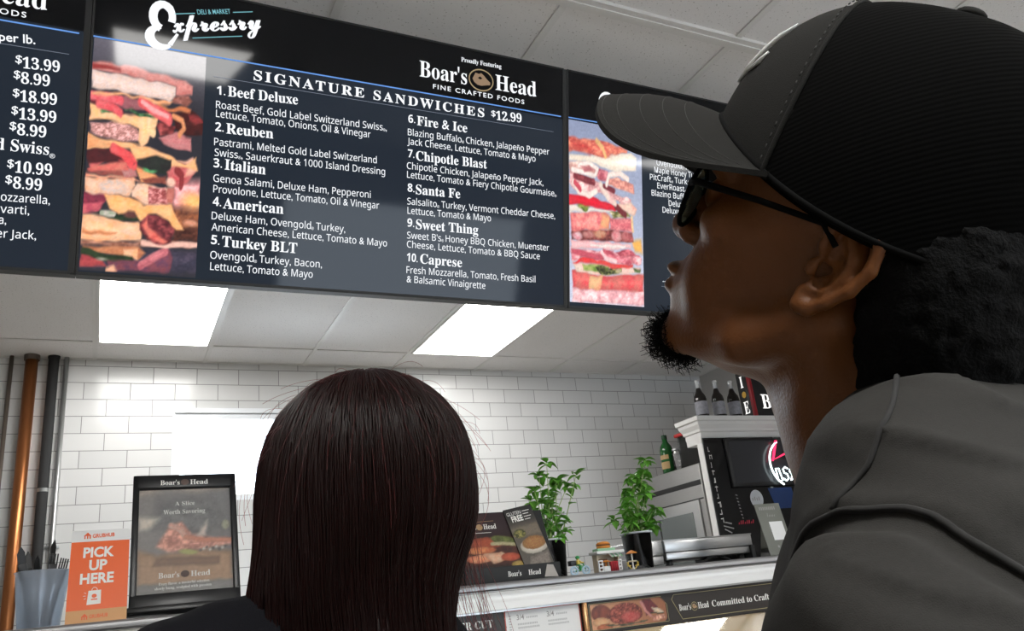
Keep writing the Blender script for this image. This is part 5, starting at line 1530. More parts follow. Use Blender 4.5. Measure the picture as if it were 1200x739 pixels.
pipe('thin_pipe', -0.533, 0.0115, M_IRON, 'thin dark iron pipe furthest left on the tiled wall', clamp(1.9))
pipe('copper_pipe', -0.430, 0.033, M_COPPER, 'thick copper pipe second from left on the tiled wall', collar(ZC - 0.03, ZC, 0.008, M_IRON))
def ins(t, r):
    collar(2.17, 2.19, 0.0015, M_COND)(t, r); collar(ZC - 0.012, ZC, 0.004, M_PIPEK)(t, r)
pipe('insulated_pipe', -0.318, 0.028, M_PIPEK, 'black insulated pipe third from left on the tiled wall', ins)
pipe('conduit', -0.253, 0.0135, M_COND, 'slim silver conduit rightmost of the four upright pipes', clamp(1.872))

# ------------------------------------------------------------------ drinks cabinet on the right
M_CROWN = mat('white_crown_moulding', (0.70, 0.69, 0.68), rough=0.45)
M_DARKGL = mat('black_glass', (0.006, 0.006, 0.007), rough=0.08)
t = thing('drinks_cabinet', 'tall black fronted cabinet with a white crown moulding, standing in front of the right wall', 'cabinet', (3.86, 4.0, 0.0))
b = MB(); b.rbox(-0.545, 0.56, 0.004, 0.055, 0.0, 2.13, 0.003); b.box(-0.545, 0.56, 0.004, 0.15, 2.128, 2.166); b.build('carcass', M_CROWN, t)
b = MB(); b.rbox(-0.541, 0.556, -0.006, 0.004, 0.3, 2.158, 0.002); b.build('glass_front', M_DARKGL, t)
prof = [(0.0, 2.165), (0.0, 2.195), (0.010, 2.200), (0.012, 2.215), (0.030, 2.240), (0.034, 2.258), (0.046, 2.264), (0.050, 2.289)]
b = MB()
rows_ = []
for o_, z in prof:
    rows_.append([(-0.545 - o_, 0.155 + o_ * .5, z), (-0.545 - o_, -0.002 - o_, z), (0.555 + o_ * .8, -0.002 - o_, z), (0.555 + o_ * .8, 0.155 + o_ * .5, z)])
b.grid(rows_, smooth=False)
b.add([rows_[-1][0], rows_[-1][1], rows_[-1][2], rows_[-1][3]], [(0, 1, 2, 3)]); b.add([rows_[0][0], rows_[0][1], rows_[0][2], rows_[0][3]], [(3, 2, 1, 0)]); b.add([r_[0] for r_ in rows_] + [r_[3] for r_ in rows_], [(i, i + 1, 8 + i + 1, 8 + i) for i in range(7)])
b.build('crown_moulding', M_CROWN, t)
Fg = lambda u, v, o=0.0: (u, -0.0065 - o, v)
b = MB()
r_ = random.Random(5)
z = 2.10
for k, (w, h) in enumerate([(.010, .03), (.018, .028), (.006, .034), (.02, .03), (.012, .03), (.022, .036), (.016, .03), (.02, .034), (.014, .03), (.02, .03)]):
    bar(b, (-0.515 + 0.002 * k, z), (-0.515 + 0.002 * k, z - h), 0.004, Fg, 0)
    bar(b, (-0.515, z - h * (.2 if k % 2 else .9)), (-0.515 + w, z - h * (.2 if k % 2 else .9)), 0.005, Fg, 0)
    if k % 3 == 1: bar(b, (-0.515 + w, z), (-0.515 + w, z - h), 0.004, Fg, 0)
    z -= 0.048
b.build('edge_lettering', M_INKW, t)
b = MB(); disc(b, (-0.205, 1.768), 0.052, 0.056, Fg, 0, 0.001); b.build('round_sticker', mat('pale_sticker', (0.55, 0.57, 0.60)), t)
b = MB(); [bar(b, (-0.238 + .017 * k, 1.757), (-0.238 + .017 * k, 1.757 + (.024 if k % 2 else .018)), 0.008, Fg, 0, 0.002) for k in range(4)]; b.build('sticker_marks', M_INKG, t)
b = MB(); quad(b, [(-0.10, 1.83), (0.10, 1.83), (0.12, 1.70), (-0.06, 1.70)], Fg, 0, 0.001); b.build('blue_patch', mat('deep_blue_print', (0.01, 0.035, 0.13)), t)
b = MB(); [bar(b, (-0.385 + .016 * k, 1.622), (-0.379 + .016 * k, 1.622 + (.022 if k % 3 else .012)), 0.007, Fg, 0, 0.001) for k in range(8)]; b.build('red_marks', mat('red_print', (0.5, 0.02, 0.05)), t)
b = MB()
for a, c in (((-.505, 1.62), (-.43, 1.60)), ((-.50, 1.60), (-.45, 1.575)), ((-.49, 1.64), (-.44, 1.63))): bar(b, a, c, 0.008, Fg, 0, 0.001)
for k in range(8): bar(b, (-0.37 + 0.003 * k, 1.80 - 0.02 * k), (-0.355 + 0.002 * k, 1.795 - 0.02 * k), 0.006, Fg, 0, 0.001)
b.build('glass_marks', M_INKG, t)
s = thing('display_screen', 'dark grey display screen mounted on the black front of the drinks cabinet', 'screen', (3.86 - 0.385, 3.985, 1.845), (0, 0, 0))
b = MB(); b.rbox(0, 0.62, -0.012, 0.0065, 0, 0.305, 0.004); b.build('bezel', M_BLACKP, s)
b = MB(); b.box(0.022, 0.598, -0.0135, -0.011, 0.022, 0.285); b.build('panel', mat('unlit_screen', (0.035, 0.036, 0.042), rough=.2), s)
# glowing tubes added in place of a neon reflection in the cabinet glass
M_NW = glow('white_neon_reflection', (0.85, 1.0, 1.0), 3.0); M_NR = glow('red_neon_reflection', (1.0, 0.03, 0.10), 2.2)
nn = thing('neon_reflection', 'neon reflection built as glowing tubes: white arc, red chevron, in front of the display screen', 'neon reflection', (3.81, 3.945, 1.86))
def neon(name, polys, m, r=0.0055):  # glowing tubes standing in for the neon reflection
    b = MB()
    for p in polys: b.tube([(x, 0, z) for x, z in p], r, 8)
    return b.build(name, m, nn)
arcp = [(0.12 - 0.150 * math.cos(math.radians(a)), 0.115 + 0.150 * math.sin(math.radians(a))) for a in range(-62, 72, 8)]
neon('white_arc_reflection', [arcp], M_NW)
neon('red_chevron_reflection', [[(0.060, 0.262), (0.004, 0.140), (0.105, 0.175)], [(0.052, 0.262), (-0.004, 0.134)]], M_NR)
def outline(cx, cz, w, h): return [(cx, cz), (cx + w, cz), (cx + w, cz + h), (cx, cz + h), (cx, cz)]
neon('outlined_lettering_reflection', [[(0.010, 0.005), (0.006, 0.085), (0.030, 0.085), (0.046, 0.008), (0.010, 0.005)], [(0.056, 0.020), (0.076, 0.004), (0.100, 0.020), (0.094, 0.046), (0.070, 0.056), (0.066, 0.078), (0.086, 0.092), (0.106, 0.080)],
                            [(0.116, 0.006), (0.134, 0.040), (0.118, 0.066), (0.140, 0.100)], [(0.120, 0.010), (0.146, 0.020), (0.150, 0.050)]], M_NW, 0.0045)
b = MB(); b.tube([(0.0, 0.006, 0.14), (0.0, 0.026, 0.14)], 0.003, 6); b.tube([(0.05, 0.006, 0.05), (0.05, 0.026, 0.05)], 0.003, 6); b.tube([(0.06, 0.0, 0.262), (0.06, 0.026, 0.29)], 0.003, 6); b.build('added_standoff', M_BLACKP, nn)  # posts added to carry the reflection tubes

# bottles on the cabinet
M_COLA = mat('dark_cola_glass', (0.008, 0.005, 0.004), rough=0.08); M_LABEL = mat('grey_bottle_label', (0.25, 0.25, 0.28), rough=.6, var=.4, vscale=60)
M_CAPM = mat('silver_bottle_cap', (0.6, 0.6, 0.62), rough=.3, metal=.9)
M_NECK = mat('clear_neck_glass', (0.55, 0.57, 0.60), rough=.1, metal=.4)
def bottle(x, label):
    t = thing('soda_bottle', label, 'bottle', (x, 4.06, 2.289), group='dark soda bottles on the cabinet')
    k = 1.0
    MB().lathe([(0.0, 0.0), (0.036, 0.0), (0.040, 0.004), (0.040, 0.135), (0.036, 0.155), (0.022, 0.180), (0.0145, 0.205), (0.0135, 0.208)], 24).build('bottle', M_COLA, t)
    MB().lathe([(0.0136, 0.206), (0.0130, 0.235), (0.0150, 0.237), (0.0150, 0.250), (0.0120, 0.252)], 20).build('clear_neck', M_NECK, t)
    MB().lathe([(0.0403, 0.030), (0.0407, 0.031), (0.0407, 0.115), (0.0403, 0.116)], 24).build('paper_label', M_LABEL, t)
    MB().lathe([(0.0, 0.262), (0.014, 0.262), (0.0165, 0.256), (0.0165, 0.250), (0.0135, 0.249)], 18).build('cap', M_CAPM, t)
bottle(3.413, 'dark soda bottle on the cabinet, at its left end'); bottle(3.556, 'dark soda bottle on the cabinet, middle of the three'); bottle(3.686, 'dark soda bottle on the cabinet, next to the red edged sign')
# light box
t = thing('sign_box', 'black box sign with a red edge and white letters, on top of the drinks cabinet', 'sign', (3.845, 4.05, 2.289))
b = MB(); b.rbox(0.0, 0.36, 0.0, 0.12, 0.0, 0.345, 0.004); b.build('box', M_BLACKP, t)
b = MB(); b.rbox(-0.003, 0.020, -0.003, 0.02, 0.0, 0.347, 0.002); b.build('red_edge', mat('dark_red_edge', (0.32, 0.012, 0.02), rough=.4), t)
b = MB(); put_text(b, bold('B'), 0.075, 0.075, 0.155, 0.075, 0.10, lambda u, v, o=0.0: (u, -0.0008, v)); b.build('front_letter', glow('lit_letter', (1, .98, .95), 1.2), t)
b = MB()
Fd = lambda u, v, o=0.0: (-0.0035, 0.115 - u, v)
put_text(b, bold('I'), 0.030, 0.235, 0.060, 0.235, 0.080, Fd); put_text(b, bold('E'), 0.025, 0.055, 0.075, 0.055, 0.085, Fd); b.build('side_letters', glow('lit_side_letters', (1, .98, .95), 1.0), t)
b = MB(); disc(b, (0.048, 0.185), 0.02, 0.022, Fd); b.build('yellow_dot', mat('yellow_print', (.7, .4, .05)), t)

# wall oven / stainless unit behind the cabinet, its side towards the left
t = thing('stainless_oven', 'tall stainless oven with a glass door, behind the second basil plant', 'oven', (3.90, 4.56, 0.0))
b = MB(); b.rbox(-0.48, 0.42, -0.36, 0.33, 0.1, 2.04, 0.006); b.build('body', mat('oven_steel', (0.30, 0.295, 0.29), rough=.42, metal=.7, var=.06, vscale=20, stretch=(1, 1, 12)), t)
b = MB(); b.rbox(-0.4815, -0.47, -0.35, 0.32, 1.905, 1.938, 0.002); b.rbox(-0.4815, -0.47, -0.35, 0.32, 1.815, 1.824, 0.001); b.build('vent_slit', M_BLACKM, t)
b = MB(); b.rbox(-0.494, -0.479, -0.31, 0.315, 1.36, 1.815, 0.004); b.build('door', M_STEEL, t)
dr = bpy.data.objects['door']
b = MB(); b.rbox(-0.497, -0.492, -0.235, 0.27, 1.40, 1.745, 0.003); b.build('door_glass', mat('oven_glass', (0.10, 0.115, 0.115), rough=.08, coat=.5), dr)
b = MB(); b.box(-0.4985, -0.4965, 0.13, 0.142, 1.41, 1.74); b.build('door_seam', M_BLACKM, dr)
for x in (-0.40, 0.34):
    for y in (-0.28, 0.25):
        b = MB(); b.cyl((x, y, 0), (x, y, 0.102), 0.03); b.build('leg', M_STEEL, t)
# things on the oven
M_GREENGL = mat('green_bottle_glass', (0.012, 0.09, 0.02), rough=.1)
t = thing('green_bottle', 'green glass bottle with a tan label, standing on the oven', 'bottle', (3.475, 4.585, 2.04))
MB().lathe([(0.0, 0.0), (0.043, 0.0), (0.047, 0.005), (0.047, 0.155), (0.040, 0.185), (0.020, 0.215), (0.017, 0.250), (0.0, 0.250)], 24).build('bottle', M_GREENGL, t)
MB().lathe([(0.018, 0.236), (0.0195, 0.238), (0.0195, 0.264), (0.0, 0.265)], 20).build('cap', mat('dark_green_cap', (0.01, 0.05, 0.02)), t)
b = MB()
for za, zb in ((0.095, 0.125), (0.030, 0.078)): b.grid([[(0.0475 * math.cos(a), 0.0475 * math.sin(a), z) for z in (za, zb)] for a in [PI * 1.0 + PI * .55 * (q / 10 - .5) + .25 for q in range(11)]])
b.build('paper_label', mat('tan_label', (0.42, 0.28, 0.13), rough=.6), t)
t = thing('clear_jar', 'slim clear jar between the green bottle and the red lidded box', 'jar', (3.455, 4.452, 2.04))
MB().lathe([(0.0, 0.001), (0.030, 0.001), (0.032, 0.003), (0.032, 0.115), (0.026, 0.128), (0.026, 0.138), (0.024, 0.138), (0.024, 0.128), (0.030, 0.114), (0.030, 0.004), (0.0, 0.004)], 20).build('jar', M_GLASS, t)
MB().lathe([(0.0, 0.142), (0.027, 0.142), (0.028, 0.140), (0.028, 0.131), (0.0265, 0.131)], 20).build('lid', M_CAPM, t)
t = thing('red_lidded_box', 'clear storage box with a red lid on the oven, tucked against the cabinet', 'storage box', (3.52, 4.315, 2.04))
b = MB(); b.box(-0.07, 0.10, -0.10, 0.10, 0.001, 0.005); b.box(-0.07, -0.067, -0.10, 0.10, 0.005, 0.21); b.box(0.097, 0.10, -0.10, 0.10, 0.005, 0.21); b.box(-0.067, 0.097, -0.10, -0.097, 0.005, 0.21); b.box(-0.067, 0.097, 0.097, 0.10, 0.005, 0.21)
b.build('clear_box', M_GLASS, t)
b = MB(); b.rbox(-0.085, 0.115, -0.112, 0.112, 0.211, 0.232, 0.004); b.build('lid', mat('red_plastic_lid', (0.45, 0.02, 0.02), rough=.4), t)

# ------------------------------------------------------------------ people
def head_basis(a, p, r):
    """columns forward, left, up from azimuth a (0 = towards the back wall, negative = to the left), pitch p, roll r"""
    f = np.array([math.cos(p) * math.sin(a), math.cos(p) * math.cos(a), math.sin(p)])
    l0 = np.array([-math.cos(a), math.sin(a), 0.0])
    u0 = np.cross(f, l0)
    l = l0 * math.cos(r) + u0 * math.sin(r)
    return np.array([f, l, np.cross(f, l)]).T

def head_field(h, neck, S=1.0, brow=1.0, ears=True, lo=(-.125, -.105, -.20), hi=(.135, .105, .155)):
    """head in its own frame: x forward, y left, z up, origin between the ear canals; neck = centre line points in that frame"""
    F = Field(lo, hi, h)
    F.ell((-.010, 0, .050), (.098, .074, .086), 0)
    F.ell((.040, 0, .000), (.052, .056, .080), .02)
    F.ell((.040, 0, -.052), (.046, .046, .042), .02)
    for s in (1, -1):
        F.cone((-.004, s * .054, -.040), (.022, s * .050, -.062), .013, .013, .015)
        F.cone((.022, s * .050, -.062), (.074, s * .016, -.081), .013, .013, .015)
        F.ell((.058, s * .046, .002), (.024, .018, .016), .015)
        F.ell((.060, s * .034, -.034), (.022, .018, .026), .015)
        F.ell((.080, s * .028, .038), (.016, .026, .011), .012)
    F.ell((.080, 0, -.084), (.015, .019, .013), .012)
    F.ell((.078, 0, -.046), (.022, .030, .028), .012)
    for s in (1, -1):
        F.ell((.098, s * .031, .018), (.016, .016, .011), .010, neg=True)
        F.ell((.078, s * .031, .018), (.0135, .0135, .0125), .003)
        F.cone((.088, s * .020, .024), (.084, s * .044, .022), .0035, .003, .004)
    F.path([(.089, 0, .032), (.097, 0, .010), (.108, 0, -.009)], [.0085, .009, .0115], .008)
    for s in (1, -1):
        F.ell((.098, s * .0125, -.013), (.010, .0075, .008), .005)
        F.ell((.102, s * .007, -.0215), (.004, .0035, .004), .002, neg=True)
    F.ell((.0985, 0, -.0405), (.0085, .023, .0060), .004)
    F.ell((.0965, 0, -.0530), (.0085, .020, .0068), .004)
    F.cone((.106, -.018, -.0465), (.106, .018, -.0465), .0016, .0016, .002, neg=True)
    # neck with the long muscles from behind the ears
    F.path([(-.022, 0, -.035)] + neck, [.056, .062, .066, .070][:len(neck) + 1], .022)
    n1 = neck[0]
    for s in (1, -1):
        F.path([(-.022, s * .056, -.030), (n1[0] + .030, s * .034, n1[2] - .004)], [.012, .012], .018)
    F.ell((n1[0] + .054, 0, n1[2] * .5 - .05), (.012, .012, .014), .012)
    if ears:
        for s in (1, -1):
            def E(a, b, c):
                ca, sa = math.cos(.10), math.sin(.10)
                a2, b2 = a * ca + b * sa, -a * sa + b * ca       # rear edge stands out
                ct, st_ = math.cos(.18), math.sin(.18)
                a3, c3 = a2 * ct - c * st_, a2 * st_ + c * ct
                return (a3 * .98 - .013, s * (b2 + .0735), c3 * .95 + .001)
            hel = [(.004, .001, .002), (.010, .003, .010), (.011, .004, .021), (.004, .005, .030), (-.008, .005, .032), (-.018, .005, .025), (-.0215, .005, .011), (-.0185, .005, -.005), (-.011, .004, -.018), (-.003, .003, -.027)]
            F.path([E(*q) for q in hel], [.0030, .0034, .0036, .0038, .0040, .0040, .0038, .0036, .0036, .0042], .0025)
            F.path([E(-.003, .002, -.027), E(.003, .001, -.028), E(.006, .000, -.020)], [.0045, .0046, .0042], .004)
            F.path([E(-.001, .002, .022), E(-.010, .003, .012), E(-.012, .003, .000), E(-.006, .002, -.012), E(.002, .001, -.016)], [.0035, .0036, .0036, .0036, .004], .003)
            for q in ((-.004, -.002, .022), (-.010, -.002, .010), (-.008, -.002, -.004), (-.002, -.002, -.014), (.002, -.002, .012)):
                F.ell(E(*q), (.009, .0042, .010), .004)
            F.ell(E(.001, .004, -.004), (.0065, .0065, .0095), .003, neg=True)
            F.ell(E(.001, .004, .011), (.005, .0045, .005), .003, neg=True)
            F.ell(E(.0095, .002, -.004), (.004, .0035, .006), .003)
    return F

def hand_arm(F, side, sh, el, wr, fdir, R=(.050, .040, .029)):
    F.path([sh, el], [R[0], R[1]], .01)
    F.path([el, wr], [R[1], R[2]], .01)
    w = Vector(wr); d = Vector(fdir).normalized()
    out = Vector((0, 1, 0)); nrm = d.cross(out).normalized(); spread = nrm.cross(d).normalized()
    F.path([tuple(w), tuple(w + d * .05)], [.026, .024], .01)
    for q in (-.024, -.008, .008, .023):
        F.cone(tuple(w + d * .03 + spread * q * .6), tuple(w + d * .088 + spread * q), .015, .011, .010)
    for q, L in ((-.026, .060), (-.0085, .076), (.009, .082), (.026, .072)):
        b0 = w + d * .088 + spread * q
        b1 = b0 + d * L * .5 - nrm * side * .006
        b2 = b0 + d * L - nrm * side * .022
        F.path([tuple(b0), tuple(b1), tuple(b2)], [.0098, .0088, .0072], .003)
    t0 = w + d * .03 + spread * .024
    t1 = t0 + d * .035 + spread * .022 - nrm * side * .012
    t2 = t1 + d * .030 + spread * .004 - nrm * side * .012
    F.path([tuple(t0), tuple(t1), tuple(t2)], [.013, .0115, .0085], .006)

def closed(V, Fq):
    """make the faces point outwards"""
    a, b, c = V[Fq[:, 0]], V[Fq[:, 1]], V[Fq[:, 2]]
    vol = np.einsum('ij,ij->i', a, np.cross(b, c)).sum()
    return Fq if vol > 0 else Fq[:, ::-1]

def join(*parts):
    V, Q, o = [], [], 0
    for v, q in parts:
        V.append(v); Q.append(closed(v, q) + o); o += len(v)
    return np.concatenate(V), np.concatenate(Q)

def strands(paths, radii, sides=3):
    """paths (n, k, 3), radii (n, k) -> tubes"""
    n, k, _ = paths.shape
    d = np.gradient(paths, axis=1)
    d /= np.maximum(np.linalg.norm(d, axis=2, keepdims=True), 1e-9)
    ref = np.array([0.3, 0.9, 0.31]); ref /= np.linalg.norm(ref)
    u = np.cross(d, ref); u /= np.maximum(np.linalg.norm(u, axis=2, keepdims=True), 1e-6)
    w = np.cross(d, u)
    V = np.empty((n, k, sides, 3), np.float32)
    for s in range(sides):
        a = 2 * PI * s / sides
        V[:, :, s] = paths + (u * math.cos(a) + w * math.sin(a)) * radii[..., None]
    idx = np.arange(n * k * sides).reshape(n, k, sides)
    q = []
    for s in range(sides):
        s2 = (s + 1) % sides
        q.append(np.stack([idx[:, :-1, s], idx[:, :-1, s2], idx[:, 1:, s2], idx[:, 1:, s]], -1).reshape(-1, 4))
    return V.reshape(-1, 3), np.concatenate(q)

def smooth_noise(X, Y, Z, sx, sy, sz, seed):
    return vnoise(X * sx + seed, Y * sy + seed * 1.7, Z * sz + seed * .3) - 0.5

rng = np.random.default_rng(11)

# ---------------------------------------------------------------- the man in the cap
M_SKIN = mat('dark_brown_skin', (0.150, 0.050, 0.011), rough=0.44, bump=0.25, bscale=420, var=0.14, vscale=30, spec=0.40, sss=0.04)
M_CAPF = mat('charcoal_cap_fabric', (0.0150, 0.0148, 0.0136), rough=0.95, bump=0.3, bscale=1400, spec=.2)
M_CAPK = mat('black_cap_band', (0.004, 0.004, 0.004), rough=0.95, spec=.1)
M_STITCH = mat('grey_stitching', (0.032, 0.032, 0.030), rough=0.8)
M_LOGO = mat('white_embroidery', (0.80, 0.80, 0.78), rough=0.7)
M_HAIRK = mat('black_hair', (0.003, 0.003, 0.003), rough=0.8, bump=0.6, bscale=420, spec=.15)
M_SHIRT = mat('charcoal_heather_shirt', (0.029, 0.028, 0.026), rough=0.95, bump=0.22, bscale=1500, var=0.15, vscale=300, spec=.2)
M_SEAM = mat('charcoal_shirt_seam', (0.020, 0.0195, 0.019), rough=0.95)
M_JEAN = mat('dark_denim', (0.02, 0.026, 0.045), rough=0.9)
M_SHOE = mat('black_shoe', (0.012, 0.012, 0.012), rough=0.5)

def mesh_cap_mat():
    m = mat('black_cap_mesh', (0.0015, 0.0015, 0.0014), rough=0.9, spec=.06)
    nt = m.node_tree; b = nt.nodes['Principled BSDF']
    tc = [n for n in nt.nodes if n.type == 'TEX_COORD'][0]
    w = nt.nodes.new('ShaderNodeTexWave'); w.wave_type = 'BANDS'; w.bands_direction = 'Z'; w.inputs['Scale'].default_value = 95; w.inputs['Distortion'].default_value = 0.6
    nt.links.new(tc.outputs['UV'], w.inputs['Vector'])
    nt.links.new(tc.outputs['Object'], w.inputs['Vector'])
    bp = nt.nodes.new('ShaderNodeBump'); bp.inputs['Strength'].default_value = 0.12; bp.inputs['Distance'].default_value = 0.0015
    nt.links.new(w.outputs['Fac'], bp.inputs['Height']); nt.links.new(bp.outputs[0], b.inputs['Normal'])
    return m
M_MESH = mesh_cap_mat()

MAN = (0.506, 0.401)
MAN_ROT = math.radians(32)
NECK_Z = 1.392
man = thing('person', 'man in a black mesh backed cap, dark glasses and charcoal shirt looking up left', 'person', (MAN[0], MAN[1], 0.0), (0, 0, MAN_ROT))
Rm = np.array([[math.cos(MAN_ROT), math.sin(MAN_ROT), 0], [-math.sin(MAN_ROT), math.cos(MAN_ROT), 0], [0, 0, 1]])    # world -> local
HC = np.array([0.470, 0.384, 1.507])
HS = 1.10
HB = Rm @ head_basis(math.radians(-39), math.radians(38.5), math.radians(-17))
HO = Rm @ (HC - np.array([MAN[0], MAN[1], 0.0]))
def to_body(P): return (np.asarray(P) * HS) @ HB.T + HO
def to_head(P): return ((np.asarray(P) - HO) @ HB) / HS

nb = to_head(np.array([[-.004, 0.002, NECK_Z + .01], [-.004, 0.0, NECK_Z - .05]]))
F = head_field(0.0019, [tuple(nb[0]), tuple(nb[1])], lo=(-.15, -.125, -.21), hi=(.135, .115, .155))
hv, hq = F.mesh()
hv = to_body(hv)
A = Field((-.34, -.16, .50), (.34, .20, 1.34), 0.0042)
for s in (-1, 1):
    hand_arm(A, s, (s * .19, -.01, 1.246), (s * .245, -.03, .98), (s * .255, .06, .75), (s * .01, .10, -.28))
av, aq = A.mesh()
bv, bq = join((hv, hq), (av, aq))
np_obj('body', bv, bq, M_SKIN, man)

# goatee: short curled hairs on the chin
n = 900
q = rng.normal(size=(n, 3)); q /= np.linalg.norm(q, axis=1, keepdims=True)
c0 = np.array([.080, 0, -.085]) + q * np.array([.014, .019, .012])
dr = np.array([.45, 0, -.65]) + q * .75
dr /= np.linalg.norm(dr, axis=1, keepdims=True)
L = rng.uniform(.005, .017, n)
k = 7
tt_ = np.linspace(0, 1, k)
P = c0[:, None] + dr[:, None] * (L[:, None] * tt_[None])[..., None]
ph = rng.uniform(0, 6.3, n)
P += (np.stack([np.cos(ph[:, None] + tt_ * 8), np.sin(ph[:, None] + tt_ * 8), np.cos(ph[:, None] * 2 + tt_ * 7)], -1)) * (.0045 * tt_)[None, :, None]
sv, sq = strands(to_body(P.reshape(-1, 3)).reshape(n, k, 3), np.full((n, k), .0005) * np.linspace(1, .4, k)[None] * HS)
G = Field((.05, -.04, -.13), (.13, .04, -.06), .003)
G.ell((.083, 0, -.087), (.014, .020, .012), 0)
gv, gq = G.mesh()
v_, q_ = join((to_body(gv), gq)); q2 = sq + len(v_)
np_obj('beard', np.concatenate([v_, sv]), np.concatenate([q_, q2]), M_HAIRK, man)

# hair below the cap, at the back of the head
H = Field((-.19, -.12, -.14), (.06, .12, .12), .0032)
H.ell((-.050, 0, .020), (.075, .078, .075), 0)
H.ell((-.078, 0, -.030), (.062, .066, .062), .03)
H.ell((-.080, 0, -.060), (.048, .056, .040), .02)
H.ell((.030, 0, -.055), (.072, .16, .115), .012, neg=True)
H.D += smooth_noise(H.X, H.Y, H.Z, 220, 220, 220, 3) * .005
v_, q_ = join((lambda m: (to_body(m[0]), m[1]))(H.mesh()))
np_obj('hair', v_, q_, M_HAIRK, man)

# cap
def crown(th, t):
    c, s = math.cos(th), math.sin(th)
    zr = .023 + .020 * c + .025 * c * c
    front = max(0.0, c)
    ph = t * PI / 2
    rad = max(0.0, math.cos(ph)) ** (.80 - .13 * front)
    z = zr + (.168 - zr) * math.sin(ph) ** (.95)
    x0 = -.006
    return (x0 + ((.116 if c > 0 else .112) * c) * rad - .006 * t, .086 * s * rad, z)
NT, NP = 120, 30
mf, mk = MB(), MB()
for i in range(NT):
    for j in range(NP):
        th0, th1 = 2 * PI * i / NT, 2 * PI * (i + 1) / NT
        t0, t1 = j / NP, (j + 1) / NP
        pts = [crown(th0, t0), crown(th1, t0), crown(th1, t1), crown(th0, t1)]
        (mf if sum(p[0] for p in pts) / 4 > .046 else mk).add([tuple(to_body(p)) for p in pts], [(0, 1, 2, 3)], 0, True)
def weld(mb):
    key, V, mp = {}, [], []
    for p in mb.v:
        r = (round(p[0], 5), round(p[1], 5), round(p[2], 5))
        if r not in key: key[r] = len(V); V.append(p)
        mp.append(key[r])
    F = []
    for f in mb.f:
        g = []
        for i in f:
            if mp[i] not in g: g.append(mp[i])
        F.append(g)
    keep = [i for i, g in enumerate(F) if len(g) > 2]
    mb.v, mb.f, mb.m, mb.s = V, [F[i] for i in keep], [0] * len(keep), [True] * len(keep)
    return mb
cap = weld(mk).build('cap', M_MESH, man)
weld(mf).build('front_panel', M_CAPF, cap)
def brim_pt(u, s, under=0.0):
    th = u * math.radians(66); ps = u * PI / 2
    b = crown(th, 0.02)
    xo = .040 + (.203 - .040) * max(0.0, math.cos(ps)) ** .52
    yo = .083 * math.sin(ps)
    zo = .082 - .20 * (xo - .10) - 7.6 * yo * yo
    x, y = b[0] + (xo - b[0]) * s, b[1] + (yo - b[1]) * s
    z = b[2] + (zo - b[2]) * s + .006 * math.sin(PI * s) * math.cos(ps)
    return tuple(to_body((x, y, z - under)))
top = [[brim_pt(-1 + 2 * i / 40, j / 14) for j in range(15)] for i in range(41)]
bot = [[brim_pt(-1 + 2 * i / 40, j / 14, .0035) for j in range(15)] for i in range(41)]
b = MB(); b.grid(top); b.grid([list(reversed(r)) for r in bot])
b.grid([[top[i][14], bot[i][14]] for i in range(41)]); b.grid([[bot[i][0], top[i][0]] for i in range(41)])
b.build('brim', M_CAPF, cap)
b = MB()
for s_ in (.30, .48, .66, .84, .96):
    b.tube([brim_pt(-.94 + 1.88 * i / 40, s_, -.0001) for i in range(41)], .0003, 4)
b.build('brim_stitching', M_STITCH, cap)
# seam where front panel and mesh meet: follow the crown at x = .046
seam = []
for j in range(0, 61):
    t = j / 60 * .98
    lo_, hi_ = 0.0, PI * .9
    if crown(0, t)[0] < .046: break
    for _ in range(30):
        m_ = (lo_ + hi_) / 2
        if crown(m_, t)[0] > .046: lo_ = m_
        else: hi_ = m_
    seam.append((lo_, t))
pl = [crown(a, t) for a, t in seam] + [crown(-a, t) for a, t in reversed(seam)]
b = MB(); b.tube([tuple(to_body((p[0], p[1] * 1.004, p[2] + .0008))) for p in pl], .0019, 6); b.build('panel_seam', M_CAPF, cap)
b = MB()
for i in range(2, len(pl) - 2, 2):
    b.tube([tuple(to_body((pl[i][0] + .004, pl[i][1] * 1.006, pl[i][2] + .001))), tuple(to_body((pl[i + 1][0] + .004, pl[i + 1][1] * 1.006, pl[i + 1][2] + .001)))], .0005, 4)
b.build('stitching', M_STITCH, cap)
bc = crown(0, 1.0)
Mb = Matrix(((HB[0][0], HB[0][1], HB[0][2], 0), (HB[1][0], HB[1][1], HB[1][2], 0), (HB[2][0], HB[2][1], HB[2][2], 0), (0, 0, 0, 1)))
b = MB(); b.ball((0, 0, 0), (.0105, .0105, .005), 16, 8, 0, Matrix.Translation(Vector(to_body((bc[0], 0, bc[2] + .002)))) @ Mb); b.build('button', M_CAPF, cap)
b = MB()
rim = [tuple(to_body((lambda p: (p[0] * 1.0, p[1], p[2] + .004))(crown(2 * PI * i / 60, 0.0)))) for i in range(61)]
b.tube(rim, .0022, 6); b.build('sweatband', M_CAPK, cap)
def on_crown(y, t, lift=.0012):
    th = math.asin(max(-1, min(1, y / .086)))
    p = crown(th, t)
    return tuple(to_body((p[0] + lift, p[1], p[2] + lift * .6)))
b = MB()
for pts, r in (([(.026, .16), (.030, .24), (.032, .32), (.034, .40), (.036, .48)], .0030), ([(.034, .22), (.042, .27), (.043, .32)], .0026), ([(-.016, .22), (-.008, .28), (-.010, .36), (-.002, .42)], .0024)):
    b.tube([on_crown(*q) for q in pts], [r * .5] + [r] * (len(pts) - 2) + [r * .4], 6, flat=.6)
b.build('logo', M_LOGO, cap)

